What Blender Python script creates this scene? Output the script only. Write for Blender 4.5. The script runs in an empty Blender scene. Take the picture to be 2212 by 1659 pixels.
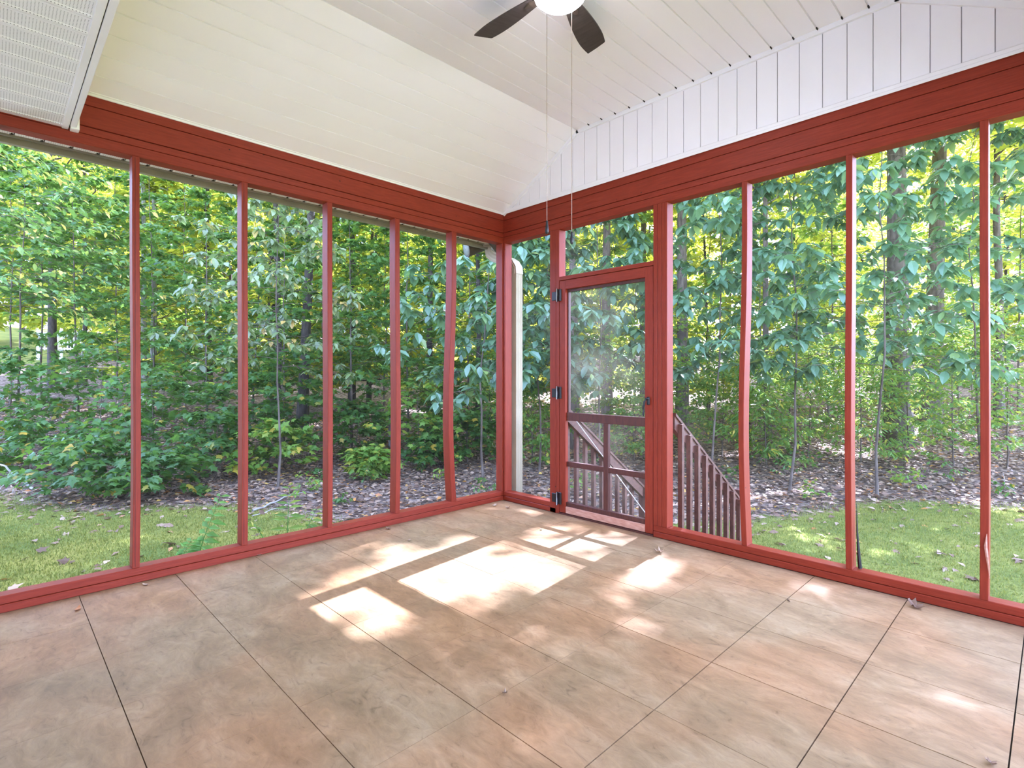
import bpy, bmesh, math, random
import numpy as np
from mathutils import Matrix, Vector

# ------------------------------------------------------------------ camera, sky, sun, exposure
SC = bpy.context.scene
COL = SC.collection
W, H = 2212.0, 1659.0
FPX = 1149.0
HOR = 810.0
ANG = math.radians(45.6356)
CAM = np.array([3.741, -3.540, 1.21])
FWD = np.array([-math.sin(ANG), math.cos(ANG), 0.0])
RGT = np.array([math.cos(ANG), math.sin(ANG), 0.0])

cam = bpy.data.cameras.new('camera')
cam.sensor_fit = 'HORIZONTAL'
cam.sensor_width = 36.0
cam.lens = 36.0 * FPX / W
cam.shift_y = -(H / 2 - HOR) / W
cam.clip_start = 0.05
cam.clip_end = 400
camo = bpy.data.objects.new('camera', cam)
camo.location = CAM.tolist()
camo.rotation_euler = (math.pi / 2, 0, ANG)
COL.objects.link(camo)
SC.camera = camo

SUN_TRAVEL = np.array([0.13, -1.0, -1.02])
SUN_TRAVEL /= np.linalg.norm(SUN_TRAVEL)
sl = bpy.data.lights.new('sun', 'SUN')
sl.energy = 13.5
sl.angle = math.radians(0.55)
sl.color = (1.0, 0.955, 0.90)
so = bpy.data.objects.new('sun', sl)
so.rotation_euler = Vector((-SUN_TRAVEL).tolist()).to_track_quat('Z', 'Y').to_euler()
so.location = (0, 20, 30)
COL.objects.link(so)

wd = bpy.data.worlds.new('sky')
SC.world = wd
wd.use_nodes = True
nt = wd.node_tree
sky = nt.nodes.new('ShaderNodeTexSky')
sky.sky_type = 'NISHITA'
sky.sun_disc = False
sky.sun_elevation = math.radians(45)
sky.sun_rotation = math.radians(-7)
sky.air_density = 1.0
sky.dust_density = 1.5
sky.ozone_density = 1.0
bgn = nt.nodes['Background']
hs = nt.nodes.new('ShaderNodeHueSaturation')
hs.inputs['Saturation'].default_value = 0.62
nt.links.new(sky.outputs['Color'], hs.inputs['Color'])
nt.links.new(hs.outputs['Color'], bgn.inputs['Color'])
bgn.inputs['Strength'].default_value = 0.66

SC.view_settings.view_transform = 'Standard'
SC.view_settings.look = 'None'
SC.view_settings.gamma = 1.0
SC.view_settings.use_curve_mapping = False
SC.view_settings.exposure = 1.74
SC.view_settings.use_white_balance = True
SC.view_settings.white_balance_temperature = 5050
SC.view_settings.white_balance_tint = 22

rng = np.random.default_rng(11)
random.seed(5)

# ------------------------------------------------------------------ helpers
def at(u, depth):
    """ground point that lies depth metres along the view axis, u pixels across"""
    p = CAM + FWD * depth + RGT * ((u - W / 2) / FPX * depth)
    return float(p[0]), float(p[1])

def project(P):
    q = np.asarray(P) - CAM
    d = q @ FWD
    dd = np.where(np.abs(d) < 1e-3, 1e-3, d)
    return W / 2 + FPX * (q @ RGT) / dd, HOR - FPX * q[..., 2] / dd, d

def ground_z(x, y):
    x = np.asarray(x, float); y = np.asarray(y, float)
    # distance out into the woods (west and north of the porch)
    r = np.sqrt((x - 2.6) ** 2 + (y + 2.6) ** 2)
    s = np.clip(r - 10.0, 0, None)
    w = np.clip((4.5 - x) / 5.0 + np.clip(y - 5, 0, 30) / 6.0, 0, 1)
    z = -0.80 + w * (0.115 * s * s / (s + 5.0))
    z = z + 0.05 * np.sin(x * 0.7 + 1.3) * np.cos(y * 0.6) * np.clip((r - 5) / 4, 0, 1)
    return z

def link(o, parent=None):
    COL.objects.link(o)
    if parent is not None:
        o.parent = parent
    return o

def wloc(o):
    v = Vector((0, 0, 0))
    while o is not None:
        v = v + o.location
        o = o.parent
    return v

def tag(o, label=None, cat=None, group=None, kind=None):
    if label: o['label'] = label
    if cat: o['category'] = cat
    if group: o['group'] = group
    if kind: o['kind'] = kind
    return o

def empty(name, loc, parent=None, rz=0.0):
    o = bpy.data.objects.new(name, None)
    o.empty_display_size = 0.1
    base = wloc(parent) if parent else Vector((0, 0, 0))
    o.location = Vector(loc) - base
    o.rotation_euler = (0, 0, rz)
    return link(o, parent)

def mesh_obj(name, verts, faces, mat, parent=None, center=True, smooth=False):
    verts = np.asarray(verts, float)
    c = (verts.min(0) + verts.max(0)) / 2 if center else np.zeros(3)
    me = bpy.data.meshes.new(name)
    me.from_pydata((verts - c).tolist(), [], [list(f) for f in faces])
    me.update()
    if smooth:
        me.shade_smooth()
    me.materials.append(mat)
    o = bpy.data.objects.new(name, me)
    base = wloc(parent) if parent else Vector((0, 0, 0))
    o.location = Vector(c.tolist()) - base
    return link(o, parent)

BOXF = [(0, 1, 3, 2), (4, 6, 7, 5), (0, 4, 5, 1), (2, 3, 7, 6), (0, 2, 6, 4), (1, 5, 7, 3)]

def box(name, x0, x1, y0, y1, z0, z1, mat, parent=None, bevel=0.0):
    v = [(x, y, z) for x in (x0, x1) for y in (y0, y1) for z in (z0, z1)]
    if bevel <= 0:
        return mesh_obj(name, v, BOXF, mat, parent)
    c = ((x0 + x1) / 2, (y0 + y1) / 2, (z0 + z1) / 2)
    bm = bmesh.new()
    bv = [bm.verts.new((a[0] - c[0], a[1] - c[1], a[2] - c[2])) for a in v]
    for f in BOXF:
        bm.faces.new([bv[i] for i in f])
    bmesh.ops.bevel(bm, geom=list(bm.edges), offset=bevel, segments=1, affect='EDGES')
    me = bpy.data.meshes.new(name)
    bm.normal_update()
    bm.to_mesh(me); bm.free()
    me.materials.append(mat)
    o = bpy.data.objects.new(name, me)
    base = wloc(parent) if parent else Vector((0, 0, 0))
    o.location = Vector(c) - base
    return link(o, parent)

def prism(name, poly, axis, a0, a1, mat, parent=None):
    """extrude a 2-D polygon along an axis ('x': poly in (y,z); 'y': (x,z); 'z': (x,y))"""
    n = len(poly)
    def put(p, a):
        return {'x': (a, p[0], p[1]), 'y': (p[0], a, p[1]), 'z': (p[0], p[1], a)}[axis]
    v = [put(p, a0) for p in poly] + [put(p, a1) for p in poly]
    f = [tuple(range(n))[::-1], tuple(range(n, 2 * n))] + [(i, (i + 1) % n, n + (i + 1) % n, n + i) for i in range(n)]
    o = mesh_obj(name, v, f, mat, parent)
    bm = bmesh.new(); bm.from_mesh(o.data)
    bmesh.ops.recalc_face_normals(bm, faces=bm.faces)
    bm.to_mesh(o.data); bm.free()
    return o

def tube_geo(pts, radii, sides, off=0):
    pts = np.asarray(pts, float); n = len(pts)
    t = np.gradient(pts, axis=0)
    t /= np.linalg.norm(t, axis=1)[:, None] + 1e-9
    ref = np.where(np.abs(t[:, 2:3]) > 0.9, np.array([[1.0, 0, 0]]), np.array([[0, 0, 1.0]]))
    a = np.cross(t, ref); a /= np.linalg.norm(a, axis=1)[:, None] + 1e-9
    b = np.cross(t, a)
    th = np.linspace(0, 2 * math.pi, sides, endpoint=False)
    r = np.asarray(radii, float)[:, None, None]
    v = pts[:, None, :] + r * (np.cos(th)[None, :, None] * a[:, None, :] + np.sin(th)[None, :, None] * b[:, None, :])
    v = v.reshape(-1, 3)
    f = []
    for i in range(n - 1):
        for j in range(sides):
            k = (j + 1) % sides
            f.append((off + i * sides + j, off + i * sides + k, off + (i + 1) * sides + k, off + (i + 1) * sides + j))
    f.append(tuple(off + j for j in range(sides)))
    f.append(tuple(off + (n - 1) * sides + j for j in range(sides))[::-1])
    return v, f

def tube(name, pts, radii, sides, mat, parent=None, smooth=True):
    if np.isscalar(radii): radii = [radii] * len(pts)
    v, f = tube_geo(pts, radii, sides)
    return mesh_obj(name, v, f, mat, parent, smooth=smooth)

def lathe(name, prof, sides, center, mat, parent=None):
    v = []; f = []
    n = len(prof)
    for r, z in prof:
        for j in range(sides):
            a = 2 * math.pi * j / sides
            v.append((center[0] + r * math.cos(a), center[1] + r * math.sin(a), center[2] + z))
    for i in range(n - 1):
        for j in range(sides):
            k = (j + 1) % sides
            f.append((i * sides + j, i * sides + k, (i + 1) * sides + k, (i + 1) * sides + j))
    f.append(tuple(range(sides))[::-1]); f.append(tuple((n - 1) * sides + j for j in range(sides)))
    return mesh_obj(name, v, f, mat, parent, smooth=True)

# ------------------------------------------------------------------ materials
def new_mat(name):
    m = bpy.data.materials.new(name)
    m.use_nodes = True
    n = m.node_tree
    p = n.nodes['Principled BSDF']
    return m, n, p

def N(n, t, **kw):
    x = n.nodes.new(t)
    for k, v in kw.items():
        if k in x.inputs: x.inputs[k].default_value = v
        else: setattr(x, k, v)
    return x

def ramp(n, stops):
    r = n.nodes.new('ShaderNodeValToRGB')
    e = r.color_ramp.elements
    while len(e) > 2: e.remove(e[-1])
    e[0].position, e[0].color = stops[0][0], (*stops[0][1], 1)
    e[1].position, e[1].color = stops[-1][0], (*stops[-1][1], 1)
    for p, c in stops[1:-1]:
        q = e.new(p); q.color = (*c, 1)
    return r

def noisy(name, c1, c2, scale=8, rough=0.5, stretch=(1, 1, 1), bump=0.0, spec=0.5, detail=6, fine=None, randomise=True):
    m, n, p = new_mat(name)
    tc = N(n, 'ShaderNodeTexCoord'); mp = N(n, 'ShaderNodeMapping')
    mp.inputs['Scale'].default_value = stretch
    n.links.new(tc.outputs['Object'], mp.inputs['Vector'])
    if randomise:
        oi = N(n, 'ShaderNodeObjectInfo')
        cb = N(n, 'ShaderNodeMath', operation='MULTIPLY'); cb.inputs[1].default_value = 37.0
        n.links.new(oi.outputs['Random'], cb.inputs[0])
        n.links.new(cb.outputs[0], mp.inputs['Location'])
    nz = N(n, 'ShaderNodeTexNoise'); nz.inputs['Scale'].default_value = scale; nz.inputs['Detail'].default_value = detail
    n.links.new(mp.outputs['Vector'], nz.inputs['Vector'])
    r = ramp(n, [(0.3, c1), (0.7, c2)])
    n.links.new(nz.outputs['Fac'], r.inputs['Fac'])
    n.links.new(r.outputs['Color'], p.inputs['Base Color'])
    p.inputs['Roughness'].default_value = rough
    p.inputs['Specular IOR Level'].default_value = spec
    if bump > 0:
        b = N(n, 'ShaderNodeBump'); b.inputs['Strength'].default_value = bump; b.inputs['Distance'].default_value = 0.01
        n.links.new(nz.outputs['Fac'], b.inputs['Height'])
        n.links.new(b.outputs['Normal'], p.inputs['Normal'])
    return m

def red_paint(name, stretch):
    """brick-red porch paint over lumber, with grain, knots and small nicks"""
    m, n, p = new_mat(name)
    tc = N(n, 'ShaderNodeTexCoord'); mp = N(n, 'ShaderNodeMapping'); mp.inputs['Scale'].default_value = stretch
    n.links.new(tc.outputs['Object'], mp.inputs['Vector'])
    g = N(n, 'ShaderNodeTexNoise'); g.inputs['Scale'].default_value = 14; g.inputs['Detail'].default_value = 8
    n.links.new(mp.outputs['Vector'], g.inputs['Vector'])
    r = ramp(n, [(0.25, (0.195, 0.023, 0.0075)), (0.55, (0.235, 0.029, 0.0095)), (0.8, (0.270, 0.038, 0.014))])
    n.links.new(g.outputs['Fac'], r.inputs['Fac'])
    v = N(n, 'ShaderNodeTexVoronoi'); v.inputs['Scale'].default_value = 7.0
    n.links.new(tc.outputs['Object'], v.inputs['Vector'])
    th = N(n, 'ShaderNodeMath', operation='LESS_THAN'); th.inputs[1].default_value = 0.035
    n.links.new(v.outputs['Distance'], th.inputs[0])
    mx = N(n, 'ShaderNodeMix', data_type='RGBA'); mx.inputs[7].default_value = (0.05, 0.012, 0.008, 1)
    n.links.new(th.outputs[0], mx.inputs[0]); n.links.new(r.outputs['Color'], mx.inputs[6])
    n.links.new(mx.outputs[2], p.inputs['Base Color'])
    p.inputs['Roughness'].default_value = 0.5
    p.inputs['Specular IOR Level'].default_value = 0.28
    b = N(n, 'ShaderNodeBump'); b.inputs['Strength'].default_value = 0.25; b.inputs['Distance'].default_value = 0.004
    n.links.new(g.outputs['Fac'], b.inputs['Height']); n.links.new(b.outputs['Normal'], p.inputs['Normal'])
    return m

M = {}
M['red_v'] = red_paint('red_paint_upright', (9, 9, 0.7))
M['red_x'] = red_paint('red_paint_along_x', (0.7, 9, 9))
M['red_y'] = red_paint('red_paint_along_y', (9, 0.7, 9))
M['door_shade_brown'] = noisy('shade_darkened_wood', (0.060, 0.017, 0.012), (0.10, 0.028, 0.018), 12, 0.5, (6, 6, 1), 0.2)  # dark tone puts the backlit shade of the door bars into the colour
M['rail_brown'] = noisy('weathered_rail_stain', (0.075, 0.026, 0.016), (0.150, 0.056, 0.034), 10, 0.55, (5, 2, 3), 0.2)
M['worn_pink'] = noisy('worn_primed_wood', (0.44, 0.20, 0.13), (0.62, 0.36, 0.26), 16, 0.7, (1, 6, 5), 0.3)
M['white'] = noisy('white_vinyl', (0.86, 0.84, 0.845), (0.90, 0.885, 0.89), 2.0, 0.36, (1, 0.2, 1), 0.0, 0.5)
M['white_trim'] = noisy('white_trim', (0.84, 0.83, 0.83), (0.89, 0.88, 0.88), 3.0, 0.4, (1, 1, 1))
M['dark_gap'] = noisy('dark_gap', (0.02, 0.018, 0.016), (0.03, 0.026, 0.022), 5, 0.9)
M['backing'] = noisy('pale_backing', (0.45, 0.43, 0.43), (0.5, 0.48, 0.48), 3, 0.8)
M['beige'] = noisy('beige_aluminium', (0.40, 0.35, 0.235), (0.47, 0.41, 0.285), 4, 0.4)
M['olive'] = noisy('weathered_beige_fascia', (0.20, 0.185, 0.12), (0.27, 0.25, 0.17), 6, 0.5)
M['black'] = noisy('black_hardware', (0.008, 0.008, 0.010), (0.016, 0.016, 0.018), 20, 0.35)
M['silver'] = noisy('steel', (0.55, 0.55, 0.56), (0.7, 0.7, 0.7), 20, 0.3)
M['blade'] = noisy('dark_walnut_blade', (0.030, 0.024, 0.020), (0.052, 0.042, 0.035), 10, 0.4, (6, 1, 1), 0.05)
M['bronze'] = noisy('dark_bronze', (0.035, 0.025, 0.018), (0.06, 0.045, 0.03), 12, 0.35)
M['cord'] = noisy('brass_chain', (0.30, 0.24, 0.19), (0.45, 0.36, 0.28), 60, 0.4)
M['flood_body'] = noisy('bronze_floodlight', (0.05, 0.035, 0.022), (0.08, 0.055, 0.035), 12, 0.5)
M['flood_lens'] = noisy('ribbed_lens', (0.20, 0.22, 0.18), (0.28, 0.30, 0.25), 30, 0.25)
M['siding'] = noisy('house_siding', (0.72, 0.71, 0.69), (0.78, 0.77, 0.75), 3, 0.5)
M['shingle'] = noisy('roof_shingle', (0.10, 0.09, 0.085), (0.17, 0.155, 0.14), 20, 0.9)
M['grout'] = noisy('seam_grout', (0.045, 0.036, 0.030), (0.065, 0.055, 0.046), 10, 0.9)
M['white_rail'] = noisy('white_painted_rail', (0.7, 0.7, 0.7), (0.8, 0.8, 0.8), 6, 0.6)

# vented soffit: perforation print across the panel
def vented(name, ca, cb, axis_rib='x'):
    m, n, p = new_mat(name)
    tc = N(n, 'ShaderNodeTexCoord')
    sx = N(n, 'ShaderNodeSeparateXYZ'); n.links.new(tc.outputs['Object'], sx.inputs[0])
    outs = []
    for ax in ('X', 'Y'):
        a = N(n, 'ShaderNodeMath', operation='MULTIPLY'); a.inputs[1].default_value = 100.0
        n.links.new(sx.outputs[ax], a.inputs[0])
        fr = N(n, 'ShaderNodeMath', operation='FRACT'); n.links.new(a.outputs[0], fr.inputs[0])
        s = N(n, 'ShaderNodeMath', operation='SUBTRACT'); s.inputs[1].default_value = 0.5
        n.links.new(fr.outputs[0], s.inputs[0])
        q = N(n, 'ShaderNodeMath', operation='MULTIPLY'); n.links.new(s.outputs[0], q.inputs[0]); n.links.new(s.outputs[0], q.inputs[1])
        outs.append(q)
    ad = N(n, 'ShaderNodeMath', operation='ADD'); n.links.new(outs[0].outputs[0], ad.inputs[0]); n.links.new(outs[1].outputs[0], ad.inputs[1])
    lt = N(n, 'ShaderNodeMath', operation='LESS_THAN'); lt.inputs[1].default_value = 0.035
    n.links.new(ad.outputs[0], lt.inputs[0])
    ab = N(n, 'ShaderNodeMath', operation='ABSOLUTE'); n.links.new(sx.outputs[axis_rib.upper()], ab.inputs[0])
    inn = N(n, 'ShaderNodeMath', operation='LESS_THAN'); inn.inputs[1].default_value = 0.048
    n.links.new(ab.outputs[0], inn.inputs[0])
    mu = N(n, 'ShaderNodeMath', operation='MULTIPLY'); n.links.new(lt.outputs[0], mu.inputs[0]); n.links.new(inn.outputs[0], mu.inputs[1])
    mx = N(n, 'ShaderNodeMix', data_type='RGBA'); mx.inputs[6].default_value = (*ca, 1); mx.inputs[7].default_value = (*cb, 1)
    n.links.new(mu.outputs[0], mx.inputs[0]); n.links.new(mx.outputs[2], p.inputs['Base Color'])
    p.inputs['Roughness'].default_value = 0.4
    return m
M['vent_white'] = vented('perforated_white_soffit', (0.87, 0.87, 0.87), (0.22, 0.22, 0.23), 'x')
M['vent_eave'] = vented('perforated_beige_soffit', (0.80, 0.77, 0.66), (0.22, 0.20, 0.16), 'y')

# stone-look floor tile
def tile_mat():
    m, n, p = new_mat('stone_look_tile')
    tc = N(n, 'ShaderNodeTexCoord'); oi = N(n, 'ShaderNodeObjectInfo')
    geo = N(n, 'ShaderNodeNewGeometry')
    ad = N(n, 'ShaderNodeVectorMath', operation='ADD')
    sc = N(n, 'ShaderNodeVectorMath', operation='SCALE'); sc.inputs['Scale'].default_value = 0.05
    cb = N(n, 'ShaderNodeCombineXYZ'); n.links.new(oi.outputs['Random'], cb.inputs[2])
    n.links.new(cb.outputs[0], sc.inputs[0])
    n.links.new(geo.outputs['Position'], ad.inputs[0]); n.links.new(sc.outputs[0], ad.inputs[1])
    mp = N(n, 'ShaderNodeMapping'); mp.inputs['Rotation'].default_value = (0, 0, math.radians(35)); mp.inputs['Scale'].default_value = (1.0, 1.9, 1)
    n.links.new(ad.outputs[0], mp.inputs['Vector'])
    n1 = N(n, 'ShaderNodeTexNoise'); n1.inputs['Scale'].default_value = 3.2; n1.inputs['Detail'].default_value = 9; n1.inputs['Roughness'].default_value = 0.62; n1.inputs['Distortion'].default_value = 0.9
    n2 = N(n, 'ShaderNodeTexNoise'); n2.inputs['Scale'].default_value = 11; n2.inputs['Detail'].default_value = 8; n2.inputs['Roughness'].default_value = 0.7; n2.inputs['Distortion'].default_value = 1.5
    n3 = N(n, 'ShaderNodeTexNoise'); n3.inputs['Scale'].default_value = 1.3; n3.inputs['Detail'].default_value = 3
    for q in (n1, n2): n.links.new(mp.outputs['Vector'], q.inputs['Vector'])
    n.links.new(ad.outputs[0], n3.inputs['Vector'])
    r1 = ramp(n, [(0.30, (0.216, 0.138, 0.066)), (0.46, (0.276, 0.181, 0.089)), (0.56, (0.314, 0.211, 0.108)), (0.72, (0.372, 0.266, 0.148))])
    n.links.new(n1.outputs['Fac'], r1.inputs['Fac'])
    r2 = ramp(n, [(0.30, (0.62, 0.60, 0.58)), (0.42, (0.90, 0.89, 0.88)), (0.55, (1, 1, 1)), (0.75, (1.2, 1.17, 1.13))])
    n.links.new(n2.outputs['Fac'], r2.inputs['Fac'])
    mu = N(n, 'ShaderNodeMix', data_type='RGBA', blend_type='MULTIPLY'); mu.inputs[0].default_value = 1
    n.links.new(r1.outputs['Color'], mu.inputs[6]); n.links.new(r2.outputs['Color'], mu.inputs[7])
    r3 = ramp(n, [(0.42, (1, 1, 1)), (0.62, (1.10, 0.93, 0.84)), (0.75, (1.16, 0.98, 0.80))])
    n.links.new(n3.outputs['Fac'], r3.inputs['Fac'])
    m2 = N(n, 'ShaderNodeMix', data_type='RGBA', blend_type='MULTIPLY'); m2.inputs[0].default_value = 1
    n.links.new(mu.outputs[2], m2.inputs[6]); n.links.new(r3.outputs['Color'], m2.inputs[7])
    n.links.new(m2.outputs[2], p.inputs['Base Color'])
    p.inputs['Roughness'].default_value = 0.58
    p.inputs['Specular IOR Level'].default_value = 0.28
    b = N(n, 'ShaderNodeBump'); b.inputs['Strength'].default_value = 0.22; b.inputs['Distance'].default_value = 0.006
    n.links.new(n2.outputs['Fac'], b.inputs['Height']); n.links.new(b.outputs['Normal'], p.inputs['Normal'])
    return m
M['tile'] = tile_mat()

def screen_mat(name, cover, dust):
    m, n, p = new_mat(name)
    out = n.nodes['Material Output']
    tr = N(n, 'ShaderNodeBsdfTransparent')
    df = N(n, 'ShaderNodeBsdfDiffuse'); df.inputs['Color'].default_value = (0.30, 0.27, 0.23, 1)
    tl = N(n, 'ShaderNodeBsdfTranslucent'); tl.inputs['Color'].default_value = (0.42, 0.36, 0.29, 1)
    mx0 = N(n, 'ShaderNodeMixShader'); mx0.inputs[0].default_value = 0.5
    n.links.new(df.outputs[0], mx0.inputs[1]); n.links.new(tl.outputs[0], mx0.inputs[2])
    mx = N(n, 'ShaderNodeMixShader')
    n.links.new(tr.outputs[0], mx.inputs[1]); n.links.new(mx0.outputs[0], mx.inputs[2])
    if dust > 0:
        tc = N(n, 'ShaderNodeTexCoord'); nz = N(n, 'ShaderNodeTexNoise'); nz.inputs['Scale'].default_value = 2.2; nz.inputs['Detail'].default_value = 5
        n.links.new(tc.outputs['Object'], nz.inputs['Vector'])
        mr = N(n, 'ShaderNodeMapRange'); mr.inputs[1].default_value = 0.42; mr.inputs[2].default_value = 0.70
        mr.inputs[3].default_value = cover; mr.inputs[4].default_value = cover + dust
        n.links.new(nz.outputs['Fac'], mr.inputs[0]); n.links.new(mr.outputs[0], mx.inputs[0])
    else:
        mx.inputs[0].default_value = cover
    n.links.new(mx.outputs[0], out.inputs['Surface'])
    n.nodes.remove(p)
    return m
M['screen'] = screen_mat('insect_screen', 0.022, 0.0)
M['door_screen'] = screen_mat('dusty_door_screen', 0.03, 0.13)

def lamp_mat():
    m, n, p = new_mat('lit_frosted_globe')
    p.inputs['Base Color'].default_value = (0.95, 0.9, 0.8, 1)
    p.inputs['Emission Color'].default_value = (1.0, 0.88, 0.72, 1)
    p.inputs['Emission Strength'].default_value = 20.0
    return m
M['globe'] = lamp_mat()

def leaf_mat(name, stops, trans, fac=0.42, rough=0.42, spec=0.5, boost=1.3):
    m, n, p = new_mat(name)
    out = n.nodes['Material Output']
    at_ = N(n, 'ShaderNodeAttribute'); at_.attribute_name = 'tint'
    oi = N(n, 'ShaderNodeObjectInfo')
    ad = N(n, 'ShaderNodeMath', operation='ADD'); n.links.new(at_.outputs['Fac'], ad.inputs[0])
    mul = N(n, 'ShaderNodeMath', operation='MULTIPLY'); mul.inputs[1].default_value = 1.0
    n.links.new(oi.outputs['Random'], mul.inputs[0]); n.links.new(mul.outputs[0], ad.inputs[1])
    fr = N(n, 'ShaderNodeMath', operation='FRACT'); n.links.new(ad.outputs[0], fr.inputs[0])
    stops = [(p_, tuple(min(0.75, c_ * b_) for c_, b_ in zip(col_, (boost, boost * 0.92, boost * 0.75)))) for p_, col_ in stops]
    r = ramp(n, stops); n.links.new(fr.outputs[0], r.inputs['Fac'])
    n.links.new(r.outputs['Color'], p.inputs['Base Color'])
    p.inputs['Roughness'].default_value = rough
    p.inputs['Specular IOR Level'].default_value = spec
    t = N(n, 'ShaderNodeBsdfTranslucent')
    mm = N(n, 'ShaderNodeMix', data_type='RGBA', blend_type='MIX'); mm.inputs[0].default_value = 0.35
    mm.inputs[6].default_value = (*trans, 1); n.links.new(r.outputs['Color'], mm.inputs[7])
    n.links.new(mm.outputs[2], t.inputs['Color'])
    mx = N(n, 'ShaderNodeMixShader'); mx.inputs[0].default_value = fac
    n.links.new(p.outputs[0], mx.inputs[1]); n.links.new(t.outputs[0], mx.inputs[2])
    n.links.new(mx.outputs[0], out.inputs['Surface'])
    return m
M['maple'] = leaf_mat('maple_leaf', [(0.0, (0.050, 0.125, 0.034)), (0.4, (0.072, 0.175, 0.045)), (0.75, (0.095, 0.215, 0.050)), (0.95, (0.13, 0.26, 0.055)), (0.985, (0.45, 0.33, 0.04))], (0.24, 0.38, 0.03), 0.42, 0.4, 0.5, 1.0)
M['maple_light'] = leaf_mat('young_maple_leaf', [(0.0, (0.085, 0.19, 0.035)), (0.5, (0.13, 0.26, 0.045)), (0.85, (0.20, 0.31, 0.05)), (0.95, (0.40, 0.34, 0.05))], (0.42, 0.50, 0.04), 0.45, 0.42, 0.5, 1.4)
M['bigleaf'] = leaf_mat('broad_ovate_leaf', [(0.0, (0.075, 0.145, 0.100)), (0.5, (0.100, 0.185, 0.125)), (0.9, (0.13, 0.225, 0.14)), (0.98, (0.20, 0.28, 0.08))], (0.20, 0.36, 0.08), 0.34, 0.30, 1.0, 1.45)  # base tone made bluish and paler to carry reflected sky
M['pale'] = leaf_mat('pale_ovate_leaf', [(0.0, (0.13, 0.17, 0.11)), (0.5, (0.16, 0.21, 0.12)), (0.85, (0.17, 0.25, 0.09)), (0.95, (0.42, 0.30, 0.09))], (0.24, 0.38, 0.09), 0.36, 0.36, 0.7)
M['yellowing'] = leaf_mat('yellowing_ovate_leaf', [(0.0, (0.07, 0.16, 0.05)), (0.6, (0.10, 0.20, 0.06)), (0.74, (0.20, 0.26, 0.07)), (0.85, (0.52, 0.42, 0.10)), (1.0, (0.60, 0.38, 0.16))], (0.30, 0.45, 0.06))
M['shrub'] = leaf_mat('shrub_leaf', [(0.0, (0.060, 0.135, 0.040)), (0.5, (0.095, 0.19, 0.050)), (0.88, (0.15, 0.25, 0.055)), (0.97, (0.48, 0.36, 0.06))], (0.40, 0.50, 0.05), 0.45, 0.45, 0.4, 1.75)
M['canopy'] = leaf_mat('canopy_leaf', [(0.0, (0.060, 0.130, 0.028)), (0.5, (0.105, 0.195, 0.036)), (0.9, (0.19, 0.26, 0.04)), (0.99, (0.30, 0.30, 0.05))], (0.92, 0.88, 0.05), 0.64, 0.5, 0.35, 1.5)
M['fern'] = leaf_mat('fern_leaflet', [(0.0, (0.09, 0.24, 0.05)), (1.0, (0.16, 0.36, 0.08))], (0.3, 0.6, 0.06))
M['litter'] = leaf_mat('dry_leaf_litter', [(0.0, (0.11, 0.070, 0.052)), (0.3, (0.20, 0.135, 0.105)), (0.6, (0.30, 0.225, 0.185)), (0.85, (0.42, 0.33, 0.27)), (0.93, (0.40, 0.17, 0.06)), (1.0, (0.50, 0.38, 0.10))], (0.3, 0.2, 0.1), 0.12, 0.6, 0.3, 1.25)
M['grass'] = leaf_mat('short_grass', [(0.0, (0.125, 0.175, 0.030)), (0.5, (0.215, 0.24, 0.042)), (1.0, (0.33, 0.32, 0.065))], (0.38, 0.48, 0.12), 0.3, 0.6, 0.3, 1.0)

def bark(name, a, b, sc=16):
    return noisy(name, a, b, sc, 0.85, (1, 1, 0.22), 0.9, 0.2, 8)
M['bark'] = bark('ridged_brown_bark', (0.060, 0.044, 0.032), (0.17, 0.135, 0.105))
M['bark_dark'] = bark('dark_bark', (0.030, 0.024, 0.020), (0.085, 0.068, 0.055))
M['bark_pale'] = bark('pale_grey_bark', (0.17, 0.16, 0.14), (0.36, 0.34, 0.31))
M['twig'] = bark('twig_bark', (0.08, 0.06, 0.045), (0.16, 0.125, 0.095), 25)
M['deadwood'] = bark('grey_deadwood', (0.26, 0.24, 0.22), (0.46, 0.43, 0.40), 18)

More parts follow.
